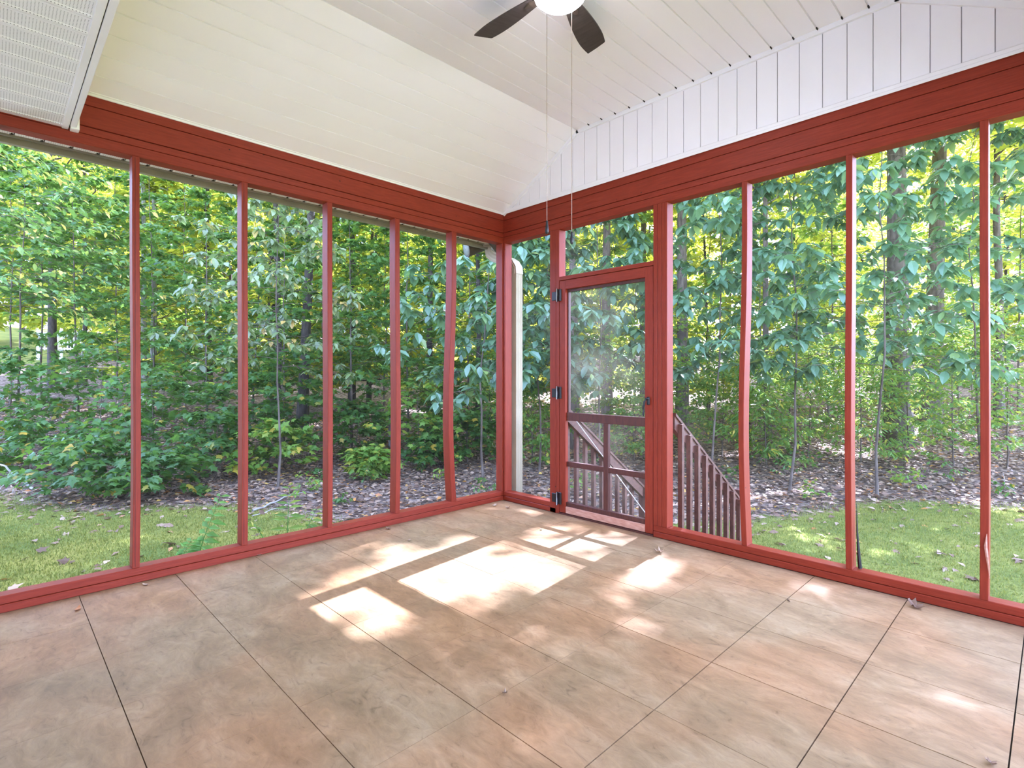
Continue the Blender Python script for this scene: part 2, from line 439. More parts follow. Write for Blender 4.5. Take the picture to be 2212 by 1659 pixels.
def ground_mat():
    m, n, p = new_mat('moss_and_leaf_floor')
    geo = N(n, 'ShaderNodeNewGeometry')
    at_ = N(n, 'ShaderNodeAttribute'); at_.attribute_name = 'wood'
    nz = N(n, 'ShaderNodeTexNoise'); nz.inputs['Scale'].default_value = 1.1; nz.inputs['Detail'].default_value = 6
    n.links.new(geo.outputs['Position'], nz.inputs['Vector'])
    nf = N(n, 'ShaderNodeTexNoise'); nf.inputs['Scale'].default_value = 26; nf.inputs['Detail'].default_value = 6; nf.inputs['Roughness'].default_value = 0.66
    n.links.new(geo.outputs['Position'], nf.inputs['Vector'])
    moss = ramp(n, [(0.30, (0.145, 0.185, 0.042)), (0.5, (0.23, 0.245, 0.055)), (0.7, (0.33, 0.31, 0.07))])
    n.links.new(nz.outputs['Fac'], moss.inputs['Fac'])
    mf = ramp(n, [(0.3, (0.55, 0.55, 0.55)), (0.65, (1.15, 1.15, 1.1))]); n.links.new(nf.outputs['Fac'], mf.inputs['Fac'])
    mm = N(n, 'ShaderNodeMix', data_type='RGBA', blend_type='MULTIPLY'); mm.inputs[0].default_value = 1
    n.links.new(moss.outputs['Color'], mm.inputs[6]); n.links.new(mf.outputs['Color'], mm.inputs[7])
    vo = N(n, 'ShaderNodeTexVoronoi'); vo.inputs['Scale'].default_value = 14
    n.links.new(geo.outputs['Position'], vo.inputs['Vector'])
    sp = N(n, 'ShaderNodeSeparateColor'); n.links.new(vo.outputs['Color'], sp.inputs[0])
    lit = ramp(n, [(0.0, (0.07, 0.048, 0.036)), (0.4, (0.15, 0.105, 0.080)), (0.75, (0.25, 0.185, 0.145)), (1.0, (0.36, 0.27, 0.21))])
    n.links.new(sp.outputs[0], lit.inputs['Fac'])
    a2 = N(n, 'ShaderNodeMath', operation='MULTIPLY_ADD'); a2.inputs[1].default_value = 0.9; a2.inputs[2].default_value = -0.45
    n.links.new(nz.outputs['Fac'], a2.inputs[0])
    a3 = N(n, 'ShaderNodeMath', operation='ADD', use_clamp=True); n.links.new(at_.outputs['Fac'], a3.inputs[0]); n.links.new(a2.outputs[0], a3.inputs[1])
    st = N(n, 'ShaderNodeMapRange'); st.inputs[1].default_value = 0.40; st.inputs[2].default_value = 0.60
    n.links.new(a3.outputs[0], st.inputs[0])
    mx = N(n, 'ShaderNodeMix', data_type='RGBA'); n.links.new(st.outputs[0], mx.inputs[0])
    n.links.new(mm.outputs[2], mx.inputs[6]); n.links.new(lit.outputs['Color'], mx.inputs[7])
    n.links.new(mx.outputs[2], p.inputs['Base Color'])
    p.inputs['Roughness'].default_value = 0.95; p.inputs['Specular IOR Level'].default_value = 0.1
    b = N(n, 'ShaderNodeBump'); b.inputs['Strength'].default_value = 0.8; b.inputs['Distance'].default_value = 0.03
    n.links.new(nf.outputs['Fac'], b.inputs['Height']); n.links.new(b.outputs['Normal'], p.inputs['Normal'])
    return m
M['ground'] = ground_mat()

# ------------------------------------------------------------------ ground
def wood_amount(x, y):
    """0 on the mossy lawn, 1 under the trees"""
    r = np.sqrt((x - 3.74) ** 2 + (y + 3.54) ** 2)
    # the litter edge bows: nearer straight out from the corner post, farther at the sides
    d = (x - CAM[0]) * FWD[0] + (y - CAM[1]) * FWD[1]
    l = (x - CAM[0]) * RGT[0] + (y - CAM[1]) * RGT[1]
    edge = 7.3 + 0.9 * np.clip(np.abs(l) / 6, 0, 1.4) - 0.8 * np.exp(-(l / 1.8) ** 2) + 0.35 * np.sin(l * 1.3 + 0.6)
    far = np.clip((d - 27) / 2, 0, 1) * np.clip((-0.80 * d - l + 0.0) / 2, 0, 1)      # neighbour's lawn beyond the wood at the left
    return np.clip((d - edge) / 1.6 + 0.5, 0, 1) * (1 - far)

def build_ground():
    ax = np.concatenate([np.linspace(-75, -14, 40), np.linspace(-13, 6, 110), np.linspace(7, 60, 36)])
    ay = np.concatenate([np.linspace(-40, -7, 24), np.linspace(-6, 16, 120), np.linspace(17, 80, 40)])
    X, Y = np.meshgrid(ax, ay, indexing='ij')
    Z = ground_z(X, Y)
    v = np.stack([X, Y, Z], -1).reshape(-1, 3)
    ny = len(ay)
    i = np.arange(len(ax) - 1)[:, None] * ny + np.arange(ny - 1)[None, :]
    f = np.stack([i, i + ny, i + ny + 1, i + 1], -1).reshape(-1, 4)
    me = bpy.data.meshes.new('ground')
    me.from_pydata(v.tolist(), [], f.tolist()); me.update(); me.shade_smooth()
    a = me.attributes.new('wood', 'FLOAT', 'POINT')
    a.data.foreach_set('value', wood_amount(v[:, 0], v[:, 1]).astype(np.float32))
    me.materials.append(M['ground'])
    o = bpy.data.objects.new('ground', me)
    link(o)
    tag(o, 'mossy lawn running up into leaf-strewn woodland floor', kind='structure')
build_ground()

# ------------------------------------------------------------------ porch floor
PW = 4.05           # porch width (x)
YB = -4.10          # house wall
floor = empty('floor', (PW / 2, -2.0, 0))
tag(floor, 'porch floor of square stone-look tiles with thin seams', kind='structure')
box('subfloor', -0.15, PW + 0.15, YB, 0.15, -0.30, -0.012, M['grout'], floor)
TS = 0.4565
tile_me = {}
for i in range(-1, 9):
    for j in range(0, 9):
        x0, x1 = -0.013 + TS * i, -0.013 + TS * (i + 1)
        y1, y0 = -0.003 - TS * j, -0.003 - TS * (j + 1)
        x0c, x1c, y0c = max(x0, -0.002), min(x1, PW + 0.002), max(y0, YB)
        if x1c - x0c < 0.03 or y1 - y0c < 0.03: continue
        gx = 0.0022 if x0 > 2.5 else 0.0008
        gy = 0.0016
        box('tile', x0c + gx, x1c - (0.0022 if x1 > 2.5 else 0.0008), y0c + gy, y1 - gy, -0.012, random.uniform(-0.0006, 0.0004), M['tile'], floor)

# ------------------------------------------------------------------ framed screen walls
ZB, ZT = 0.086, 2.482
wl = empty('wall_left', (-0.045, -2.0, 0)); tag(wl, 'red timber screen wall with six screened bays on the left', kind='structure')
wr = empty('wall_right', (2.0, 0.045, 0)); tag(wr, 'red timber screen wall with the screen door, on the right', kind='structure')
ws = empty('wall_side', (PW + 0.045, -2.0, 0)); tag(ws, 'red timber screen wall beside the camera', kind='structure')
D_ = 0.089

def ybeam(parent, x0, x1, flip):
    s = 1 if not flip else -1
    box('sill_plate', x0, x1, YB, D_, 0.0, 0.041, M['red_y'], parent, 0.0025)
    box('sill_plate', x0, x1 - 0.002, YB, D_, 0.043, ZB, M['red_y'], parent, 0.003)
    box('top_plate', x0, x1, YB, D_, ZT, 2.539, M['red_y'], parent, 0.003)
    box('top_plate', x0, x1 - 0.001, YB, D_, 2.541, 2.581, M['red_y'], parent, 0.002)
    box('beam', x0 - 0.02, x1 - 0.003, YB, D_, 2.586, 2.702, M['red_y'], parent, 0.003)
    box('beam', x0 - 0.02, x1 - 0.001, YB, D_, 2.704, 2.765, M['red_y'], parent, 0.002)
ybeam(wl, -D_, 0.0, False)
ybeam(ws, PW, PW + D_, True)
def xb(name, a, b, z0, z1, y0=0.0, bev=0.003, m='red_x'):
    return box(name, a, b, y0, D_, z0, z1, M[m], wr, bev)
DX0, DX1 = 0.709, 1.633
for a, b in ((0.0, DX0 - 0.033), (DX1, PW)):
    xb('sill_plate', a, b, 0.0, 0.041, 0.0)
    xb('sill_plate', a, b, 0.043, ZB, 0.002)
xb('top_plate', -0.0, PW, ZT, 2.539)
xb('top_plate', -0.0, PW, 2.541, 2.581, 0.001, 0.002)
xb('beam', -0.0, PW, 2.586, 2.702, 0.003)
xb('beam', -0.0, PW, 2.704, 2.765, 0.001, 0.002)

def ystud(y0, y1, z0=ZB, z1=ZT, x1=0.0, parent=wl, x0=None, bow=0.0):
    x0 = x1 - D_ if x0 is None else x0
    o = box('stud', x0, x1, y0, y1, z0, z1, M['red_v'], parent, 0.0025)
    return o
def bowed(o, axis, amp):
    """lumber that has warped sideways a little"""
    me = o.data
    bm = bmesh.new(); bm.from_mesh(me)
    ed = [e for e in bm.edges if abs(e.verts[0].co.z - e.verts[1].co.z) > 1.0]
    bmesh.ops.subdivide_edges(bm, edges=ed, cuts=12, use_grid_fill=True)
    zs = [v.co.z for v in bm.verts]; z0, z1 = min(zs), max(zs)
    for v in bm.verts:
        t = (v.co.z - z0) / (z1 - z0)
        d = amp * (math.sin(math.pi * t) * 0.7 + 0.45 * math.sin(2 * math.pi * t))
        if axis == 'y': v.co.y += d
        else: v.co.x += d
    bm.to_mesh(me); bm.free()
studs_l = [(-2.958, -2.922), (-2.366, -2.328), (-1.776, -1.738), (-1.203, -1.160), (-0.626, -0.574)]
for k, (a, b) in enumerate(studs_l):
    o = ystud(a, b)
    bowed(o, 'y', (0.006, 0.004, 0.004, 0.010, -0.035)[k])
    # spline groove strip along the face
    box('groove', -0.0, 0.0012, a + 0.013, a + 0.0145, ZB + 0.01, ZT - 0.01, M['dark_gap'], o) if k < 2 else None
ystud(-3.56, -3.522); ystud(-4.10, -4.06)
box('corner_post', -D_, 0.0, -0.012, 0.0, ZB, ZT, M['red_v'], wl, 0.002)
box('corner_post', -D_, 0.028, 0.0005, D_, ZB, ZT, M['red_v'], wr, 0.002)
def xstud(a, b, z0=ZB, z1=ZT, y0=0.0, m='red_v', name='stud', bow=0.0):
    o = box(name, a, b, y0, D_, z0, z1, M[m], wr, 0.0025)
    if bow: bowed(o, 'x', bow)
    return o
xstud(0.602, 0.671, 0.0)                    # post left of the door (hinge side)
xstud(0.673, 0.709, 0.0)
xstud(1.633, 1.666, ZB)                     # latch side, three members with joints
xstud(1.668, 1.702, ZB)
xstud(1.704, 1.747, ZB)
stud_a = xstud(2.290, 2.325, bow=-0.022)
stud_b = xstud(2.889, 2.922, bow=-0.006)
stud_c = xstud(3.473, 3.507, bow=0.003)
xstud(PW - 0.04, PW)
box('stud', 0.709, 1.633, 0.0, D_, 2.032, 2.066, M['red_x'], wr, 0.0025)     # transom bar over the door
for yy in (-0.6, -1.2, -1.8, -2.4, -3.0, -3.6):
    ystud(yy - 0.038, yy, x1=PW + D_, x0=PW, parent=ws)
# curl of peeling paint on the last stud and a loose spline hanging in the bay before it
v, f = tube_geo([(3.501, -0.003, 0.42), (3.498, -0.012, 0.36), (3.503, -0.016, 0.31), (3.508, -0.010, 0.26), (3.512, -0.004, 0.20)], [0.001, 0.007, 0.006, 0.004, 0.001], 5)
o = mesh_obj('peeling_paint', v, f, M['worn_pink'], stud_c)
o['label'] = 'curl of peeling pale red paint'
v, f = tube_geo([(2.930, 0.06, 0.46), (2.934, 0.055, 0.30), (2.946, 0.05, 0.13), (2.950, 0.05, 0.092)], [0.001, 0.005, 0.010, 0.011], 6)
o = mesh_obj('loose_spline', v, f, M['black'], wr)

# screens, one per bay
def yscreen(y0, y1):
    x = -0.070
    mesh_obj('screen', [(x, y0, ZB), (x, y1, ZB), (x, y1, ZT), (x, y0, ZT)], [(0, 1, 2, 3)], M['screen'], wl)
ys = [-3.522] + [c for s in studs_l for c in s] + [-0.012]
for k in range(0, len(ys), 2):
    yscreen(ys[k], ys[k + 1])
def xscreen(x0, x1, z0=ZB, z1=ZT, m='screen', parent=None, y=0.070):
    return mesh_obj('screen', [(x0, y, z0), (x1, y, z0), (x1, y, z1), (x0, y, z1)], [(0, 1, 2, 3)], M[m], parent or wr)
for a, b in ((0.028, 0.602), (1.747, 2.290), (2.325, 2.889), (2.922, 3.473), (3.507, PW - 0.04)):
    xscreen(a, b)
xscreen(0.709, 1.633, 2.066, ZT)

# ------------------------------------------------------------------ screen door
door = empty('door_1', ((DX0 + DX1) / 2, 0.02, 0.012)); tag(door, 'red framed screen door with crossed lower bars', kind='structure')
a, b = DX0 + 0.004, DX1 - 0.004
box('stile', a, a + 0.066, 0.002, 0.038, 0.016, 2.028, M['red_v'], door, 0.002)
box('stile', b - 0.068, b, 0.002, 0.038, 0.016, 2.028, M['red_v'], door, 0.002)
box('top_rail', a + 0.066, b - 0.068, 0.002, 0.038, 1.952, 2.028, M['red_x'], door, 0.002)
o = box('bottom_rail', a + 0.066, b - 0.068, 0.002, 0.034, 0.016, 0.074, M['worn_pink'], door, 0.003)
o['label'] = 'worn pinkish bottom rail with flaking paint'
box('bottom_rail', a + 0.066, b - 0.068, 0.012, 0.044, 0.074, 0.112, M['door_shade_brown'], door, 0.003)
box('lock_rail', a + 0.066, b - 0.068, 0.016, 0.050, 0.815, 0.886, M['door_shade_brown'], door, 0.003)
box('middle_rail', a + 0.066, b - 0.068, 0.018, 0.048, 0.418, 0.462, M['door_shade_brown'], door, 0.003)
box('mullion', 1.166, 1.214, 0.016, 0.049, 0.105, 0.815, M['door_shade_brown'], door, 0.003)
# rebate strips in the same shade-darkened tone, lining the glass-like upper opening
for nm, q in (('rebate', (a + 0.066, a + 0.078, 0.886, 1.952)), ('rebate', (b - 0.080, b - 0.068, 0.105, 1.952))):
    box(nm, q[0], q[1], 0.030, 0.060, q[2], q[3], M['door_shade_brown'], door)
box('rebate', a + 0.078, b - 0.080, 0.030, 0.060, 1.930, 1.952, M['door_shade_brown'], door)
xscreen(a + 0.066, b - 0.068, 0.886, 1.952, 'door_screen', door, 0.052)
xscreen(a + 0.066, b - 0.068, 0.10, 0.815, 'door_screen', door, 0.056)
tube('brace_wire', [(0.850, 0.054, 0.822), (1.548, 0.054, 0.135)], 0.0032, 6, M['silver'], door)
box('turnbuckle', 1.532, 1.552, 0.046, 0.060, 0.118, 0.150, M['silver'], door, 0.002)
for zc in (1.905, 1.055, 0.135):
    hg = empty('hinge', (DX0, -0.004, zc), door)
    hg['label'] = 'black spring hinge'
    box('plate', 0.628, 0.690, -0.006, 0.0, zc - 0.042, zc + 0.036, M['black'], hg, 0.003)
    box('plate', 0.704, 0.738, -0.008, 0.002, zc - 0.052, zc + 0.052, M['black'], hg, 0.003)
    tube('barrel', [(0.697, -0.014, zc - 0.055), (0.697, -0.014, zc + 0.055)], 0.010, 10, M['black'], hg)
    tube('pin', [(0.703, -0.025, zc - 0.057), (0.703, -0.025, zc + 0.057)], 0.0025, 6, M['silver'], hg)
hd = empty('handle', (1.592, -0.01, 1.0), door); hd['label'] = 'black lever latch'
box('escutcheon', 1.582, 1.606, -0.012, 0.003, 0.985, 1.045, M['black'], hd, 0.004)
tube('lever', [(1.596, -0.012, 1.030), (1.594, -0.040, 1.028), (1.586, -0.045, 1.010), (1.578, -0.044, 0.960), (1.574, -0.040, 0.900)], [0.010, 0.010, 0.009, 0.007, 0.004], 8, M['black'], hd)
box('threshold', DX0 + 0.001, DX1 - 0.001, -0.004, 0.11, 0.0005, 0.0125, M['door_shade_brown'], wr)

# ------------------------------------------------------------------ ceiling (tray of vinyl planks running away from the house)
ceil = empty('ceiling', (PW / 2, -1.7, 3.28)); tag(ceil, 'white vinyl plank tray ceiling with sloped sides', kind='structure')
ZC, ZS, XB = 3.283, 2.772, 0.912
YC0 = -4.10
def plank(p0, p1, name='plank', y0=YC0, y1=0.0):
    """one vinyl plank between two points of the (x,z) profile: flat face, sunk lap at one edge"""
    p0 = np.array(p0); p1 = np.array(p1)
    t = p1 - p0; L = np.linalg.norm(t); t /= L
    nrm = np.array([t[1], -t[0]])                       # points down into the porch
    if nrm[1] > 0: nrm = -nrm
    pr = [(0.0, -0.010), (0.0, 0.0), (0.003, 0.0035), (L * 0.5 - 0.003, 0.004), (L * 0.5, 0.0025), (L * 0.5 + 0.003, 0.004), (L - 0.006, 0.004), (L - 0.004, -0.002), (L - 0.0012, -0.003), (L - 0.0012, -0.010)]
    pr = [(0.0, -0.010), (0.0, 0.0), (0.003, 0.0035), (L - 0.006, 0.004), (L - 0.004, -0.002), (L - 0.0012, -0.003), (L - 0.0012, -0.010)]
    poly = [tuple(p0 + t * a_ + nrm * b_) for a_, b_ in pr]
    return prism(name, poly, 'y', y0, y1, M['white'], ceil)
NSL, NFL = 8, 17
for k in range(NSL):
    q0 = (XB * k / NSL, ZS + (ZC - ZS) * k / NSL); q1 = (XB * (k + 1) / NSL, ZS + (ZC - ZS) * (k + 1) / NSL)
    plank(q0, q1)
    plank((PW - q1[0], q1[1]), (PW - q0[0], q0[1]))
fw = (PW - 2 * XB) / NFL
for k in range(NFL):
    plank((XB + fw * k - (0.004 if k == 0 else 0), ZC), (XB + fw * (k + 1), ZC))
prism('light_block_board', [(0.0, ZS + 0.018), (XB, ZC + 0.018), (PW - XB, ZC + 0.018), (PW, ZS + 0.018), (PW, ZS + 0.05), (PW - XB, ZC + 0.05), (XB, ZC + 0.05), (0, ZS + 0.05)], 'y', YC0, 0.08, M['backing'], ceil)  # unseen board added to stop light leaking between the planks
# white trim along the top of the left beam
tl_ = empty('trim_1', (0.01, -1.7, 2.76)); tag(tl_, 'white trim strip along the top of the left beam', kind='structure')
box('strip', -0.012, 0.006, YC0, 0.0, 2.757, 2.790, M['white_trim'], tl_, 0.002)
box('strip', 0.006, 0.014, YC0, 0.0, 2.770, 2.786, M['white_trim'], tl_, 0.002)

# gable end of upright vinyl boards
gw = empty('wall_gable', (PW / 2, 0.02, 2.76)); tag(gw, 'white gable end of upright vinyl boards above the right beam', kind='structure')
def prof_z(x):
    if x < XB: return ZS + (ZC - ZS) * x / XB
    if x > PW - XB: return ZS + (ZC - ZS) * (PW - x) / XB
    return ZC
GP = 0.1275
xs = [0.0] + [0.087 + GP * k for k in range(31)] + [PW]
for x0, x1 in zip(xs[:-1], xs[1:]):
    g = 0.004
    top = [(x, prof_z(x) + 0.004) for x in sorted(set([x0 + g] + [b_ for b_ in (XB, PW - XB) if x0 + g < b_ < x1 - 0.0005] + [x1 - 0.0005]))]
    poly = [(x0 + g, 2.768)] + top + [(x1 - 0.0005, 2.768)]
    prism('board', poly, 'y', 0.008, 0.020, M['white'], gw)
poly = [(0, 2.76), (0, ZS + 0.03), (XB, ZC + 0.03), (PW - XB, ZC + 0.03), (PW, ZS + 0.03), (PW, 2.76)]
prism('backing_board', poly, 'y', 0.016, 0.08, M['backing'], gw)
# trim: bottom strip and the strip following the ceiling line
box('trim_strip', 0.0, PW, -0.010, 0.010, 2.762, 2.800, M['white_trim'], gw, 0.003)
box('trim_strip', 0.0, PW, -0.014, -0.008, 2.757, 2.776, M['white_trim'], gw, 0.002)
def rake(p0, p1):
    p0 = np.array(p0); p1 = np.array(p1); t = (p1 - p0) / np.linalg.norm(p1 - p0); nn = np.array([t[1], -t[0]])
    if nn[1] > 0: nn = -nn
    poly = [tuple(p0 + nn * 0.002), tuple(p1 + nn * 0.002), tuple(p1 + nn * 0.034), tuple(p0 + nn * 0.034)]
    prism('trim_strip', poly, 'y', -0.008, 0.010, M['white_trim'], gw)
rake((0.0, ZS), (XB, ZC)); rake((XB - 0.008, ZC), (PW - XB + 0.008, ZC)); rake((PW - XB, ZC), (PW, ZS))
# little dark open ends where the plank laps meet the rake trim
for k in range(1, NFL + 1):
    x = XB + fw * k
    mesh_obj('lap_gap', [(x - 0.009, -0.0085, ZC - 0.001), (x + 0.004, -0.0085, ZC - 0.001), (x - 0.001, -0.0085, ZC - 0.013), (x - 0.009, -0.03, ZC - 0.001), (x + 0.004, -0.03, ZC - 0.001), (x - 0.001, -0.010, ZC - 0.013)], [(0, 2, 1), (3, 4, 5), (0, 1, 4, 3), (1, 2, 5, 4), (2, 0, 3, 5)], M['dark_gap'], gw)

# ------------------------------------------------------------------ house eave above the camera, house wall behind it
eave = empty('house_eave', (2.0, -3.6, 2.545)); tag(eave, 'white perforated house soffit and fascia jutting in at top left', kind='structure')
ZE = 2.545
for k in range(31):
    x0 = 0.031 + 0.1315 * k
    if x0 + 0.13 > PW: break
    L = 0.1315
    prof = [(x0, ZE + 0.012), (x0, ZE + 0.004), (x0 + 0.008, ZE - 0.004), (x0 + 0.020, ZE - 0.004), (x0 + 0.026, ZE), (x0 + L - 0.003, ZE), (x0 + L - 0.002, ZE + 0.008), (x0 + L - 0.0003, ZE + 0.012)]
    prism('soffit_panel', prof, 'y', YB, -3.268, M['vent_white'], eave)
prism('soffit_panel', [(0.0, ZE + 0.01), (0.0, ZE), (0.030, ZE), (0.030, ZE + 0.01)], 'y', YB, -3.268, M['white'], eave)
box('soffit_deck', 0.0, PW, YB, -3.26, ZE + 0.014, ZE + 0.03, M['backing'], eave)
box('channel', -0.0, PW, -3.272, -3.244, ZE - 0.006, ZE + 0.02, M['white_trim'], eave, 0.002)
box('fascia', 0.05, PW, -3.240, -3.214, ZE - 0.004, 3.30, M['white_trim'], eave, 0.002)
box('fascia', -0.012, 0.052, -3.238, -3.200, ZE - 0.012, 2.768, M['white_trim'], eave, 0.002)
box('fascia_back', 0.0, PW, -3.268, -3.236, ZE + 0.005, 3.30, M['dark_gap'], eave)
hw = empty('wall_house', (2.0, YB - 0.1, 0)); tag(hw, 'house wall with lap siding behind the camera', kind='structure')
box('sheathing', -6.0, 9.0, YB - 0.25, YB - 0.02, -0.9, 3.2, M['siding'], hw)
for k in range(16):
    z0 = 0.02 + 0.16 * k
    prism('siding_course', [(YB - 0.02, z0), (YB + 0.004, z0), (YB - 0.010, z0 + 0.158), (YB - 0.02, z0 + 0.158)], 'x', -6.0, 9.0, M['siding'], hw)

# ------------------------------------------------------------------ porch roof with its outer eave
roof = empty('porch_roof', (PW / 2, -1.7, 3.6)); tag(roof, 'shingled porch roof with beige eave outside the left wall', kind='structure')
XE = -0.36
sl_ = math.tan(math.radians(30.5))
zr = 2.70 + (PW / 2 - XE) * sl_
for s in (0, 1):
    fx = (lambda x: x) if s == 0 else (lambda x: PW - x)
    prism('roof_slope', [(fx(XE - 0.08), 2.66), (fx(PW / 2), zr + 0.02), (fx(PW / 2), zr + 0.10), (fx(XE - 0.08), 2.74)], 'y', -9.0, 0.30, M['shingle'], roof)
prism('gable_wall', [(-0.09, 2.77), (PW + 0.09, 2.77), (PW + 0.09, 2.86), (PW / 2, zr), (-0.09, 2.86)], 'y', 0.085, 0.11, M['siding'], roof)
zs_ = 2.550
for k in range(40):
    y0 = -5.0 + 0.1265 * k + 0.03
    if y0 > 0.02: break
    o = prism('eave_panel', [(y0 + 0.004, zs_ + 0.008), (y0 + 0.004, zs_), (y0 + 0.112, zs_), (y0 + 0.117, zs_ + 0.006), (y0 + 0.126, zs_ + 0.006), (y0 + 0.126, zs_ + 0.012), (y0 + 0.004, zs_ + 0.012)], 'x', -0.335, -0.10, M['vent_eave'], roof)
    prism('rib_gap', [(y0 + 0.108, zs_ - 0.001), (y0 + 0.124, zs_ - 0.001), (y0 + 0.118, zs_ + 0.012)], 'x', -0.345, -0.318, M['dark_gap'], roof)
box('eave_deck', -0.36, -0.09, -5.0, 0.12, zs_ + 0.013, zs_ + 0.03, M['dark_gap'], roof)
box('eave_channel', -0.350, -0.330, -5.0, 0.12, zs_ - 0.010, zs_ + 0.004, M['olive'], roof)
box('eave_fascia', -0.385, -0.352, -5.0, 0.12, 2.506, 2.70, M['olive'], roof, 0.002)
gut = [(-0.505, 2.70), (-0.50, 2.63), (-0.475, 2.60), (-0.47, 2.565), (-0.388, 2.560), (-0.388, 2.70), (-0.394, 2.70), (-0.394, 2.568), (-0.464, 2.572), (-0.469, 2.606), (-0.494, 2.636), (-0.499, 2.70)]
prism('gutter', gut, 'y', -5.0, 0.22, M['olive'], roof)
box('eave_return', -0.36, 0.12, 0.112, 0.30, 2.60, 2.62, M['white_trim'], roof)

# downspout at the corner
dsp = empty('downspout', (0.012, 0.17, -0.75)); tag(dsp, 'beige ribbed downspout outside the corner post', 'downspout')
def ribbed(x0, x1, y0, y1, n=4):
    p = []
    for k in range(n * 2 + 1):
        p.append((x0 + (x1 - x0) * k / (n * 2), y0 + (0.006 if k % 2 else 0.0)))
    for k in range(n * 2 + 1):
        p.append((x1 - (x1 - x0) * k / (n * 2), y1 - (0.006 if k % 2 else 0.0)))
    return p
prism('pipe', [(b_, a_) for a_, b_ in ribbed(0.118, 0.208, -0.012, 0.058)], 'z', -0.74, 2.24, M['beige'], dsp)
def swept(name, sections, mat, parent):
    v = []; f = []
    n = len(sections[0])
    for s in sections: v += s
    for i in range(len(sections) - 1):
        for j in range(n):
            k = (j + 1) % n
            f.append((i * n + j, i * n + k, (i + 1) * n + k, (i + 1) * n + j))
    f.append(tuple(range(n))[::-1]); f.append(tuple((len(sections) - 1) * n + j for j in range(n)))
    o = mesh_obj(name, v, f, mat, parent)
    bm = bmesh.new(); bm.from_mesh(o.data); bmesh.ops.recalc_face_normals(bm, faces=bm.faces); bm.to_mesh(o.data); bm.free()
    return o
def elbow_sections(path, w, d, n=3):
    out = []
    P = np.array(path, float); t = np.gradient(P, axis=0)
    for p, q in zip(P, t):
        q = q / np.linalg.norm(q)
        side = np.array([-q[2], 0, q[0]])
        s = []
        for a_, b_ in ribbed(-w / 2, w / 2, -d / 2, d / 2, n):
            s.append(tuple(p + side * a_ + np.array([0, 1, 0]) * b_))
        out.append(s)
    return out
swept('elbow', elbow_sections([(0.023, 0.163, 2.20), (0.018, 0.163, 2.26), (-0.02, 0.165, 2.31), (-0.08, 0.165, 2.345), (-0.20, 0.165, 2.385)], 0.078, 0.096), M['beige'], dsp)
swept('elbow', elbow_sections([(-0.18, 0.165, 2.378), (-0.28, 0.165, 2.42), (-0.335, 0.165, 2.46), (-0.345, 0.165, 2.52), (-0.345, 0.165, 2.585)], 0.100, 0.11), M['beige'], dsp)

# floodlight under the eave corner
fl = empty('floodlight', (-0.33, 0.10, 2.55)); tag(fl, 'bronze outdoor floodlight under the eave outside the corner', 'floodlight')
def cone(name, c, d, prof, mat, parent, sides=20):
    d = np.array(d, float); d /= np.linalg.norm(d)
    pts = [np.array(c) + d * h for _, h in prof]
    v, f = tube_geo(pts, [r for r, _ in prof], sides)
    # straight axis: keep frames equal
    return mesh_obj(name, v, f, mat, parent, smooth=True)
dl = (-0.26, -0.90, -0.24)
hc = np.array([-0.50, 0.06, 2.535])
cone('head', hc, dl, [(0.024, -0.10), (0.048, -0.095), (0.056, -0.03), (0.072, 0.03), (0.084, 0.085), (0.082, 0.097)], M['flood_body'], fl)
cone('lens', hc + np.array(dl) / np.linalg.norm(dl) * 0.092, dl, [(0.074, 0), (0.070, 0.006), (0.040, 0.010), (0.002, 0.011)], M['flood_lens'], fl)
tube('knuckle', [tuple(hc + np.array([0.02, 0.02, 0.03])), (-0.43, 0.09, 2.56), (-0.36, 0.10, 2.575)], [0.024, 0.022, 0.020], 10, M['flood_body'], fl)
tube('arm', [(-0.42, 0.09, 2.560), (-0.30, 0.10, 2.565), (-0.18, 0.10, 2.555)], [0.03, 0.026, 0.026], 10, M['flood_body'], fl)
cone('junction_box', (-0.34, 0.10, 2.545), (0, 0, 1), [(0.05, -0.02), (0.055, 0.0), (0.055, 0.016)], M['beige'], fl)
hc2 = np.array([-0.20, 0.10, 2.52])
cone('head', hc2, (0.2, 0.75, -0.5), [(0.02, -0.09), (0.040, -0.085), (0.048, -0.03), (0.062, 0.03), (0.070, 0.07)], M['flood_body'], fl)

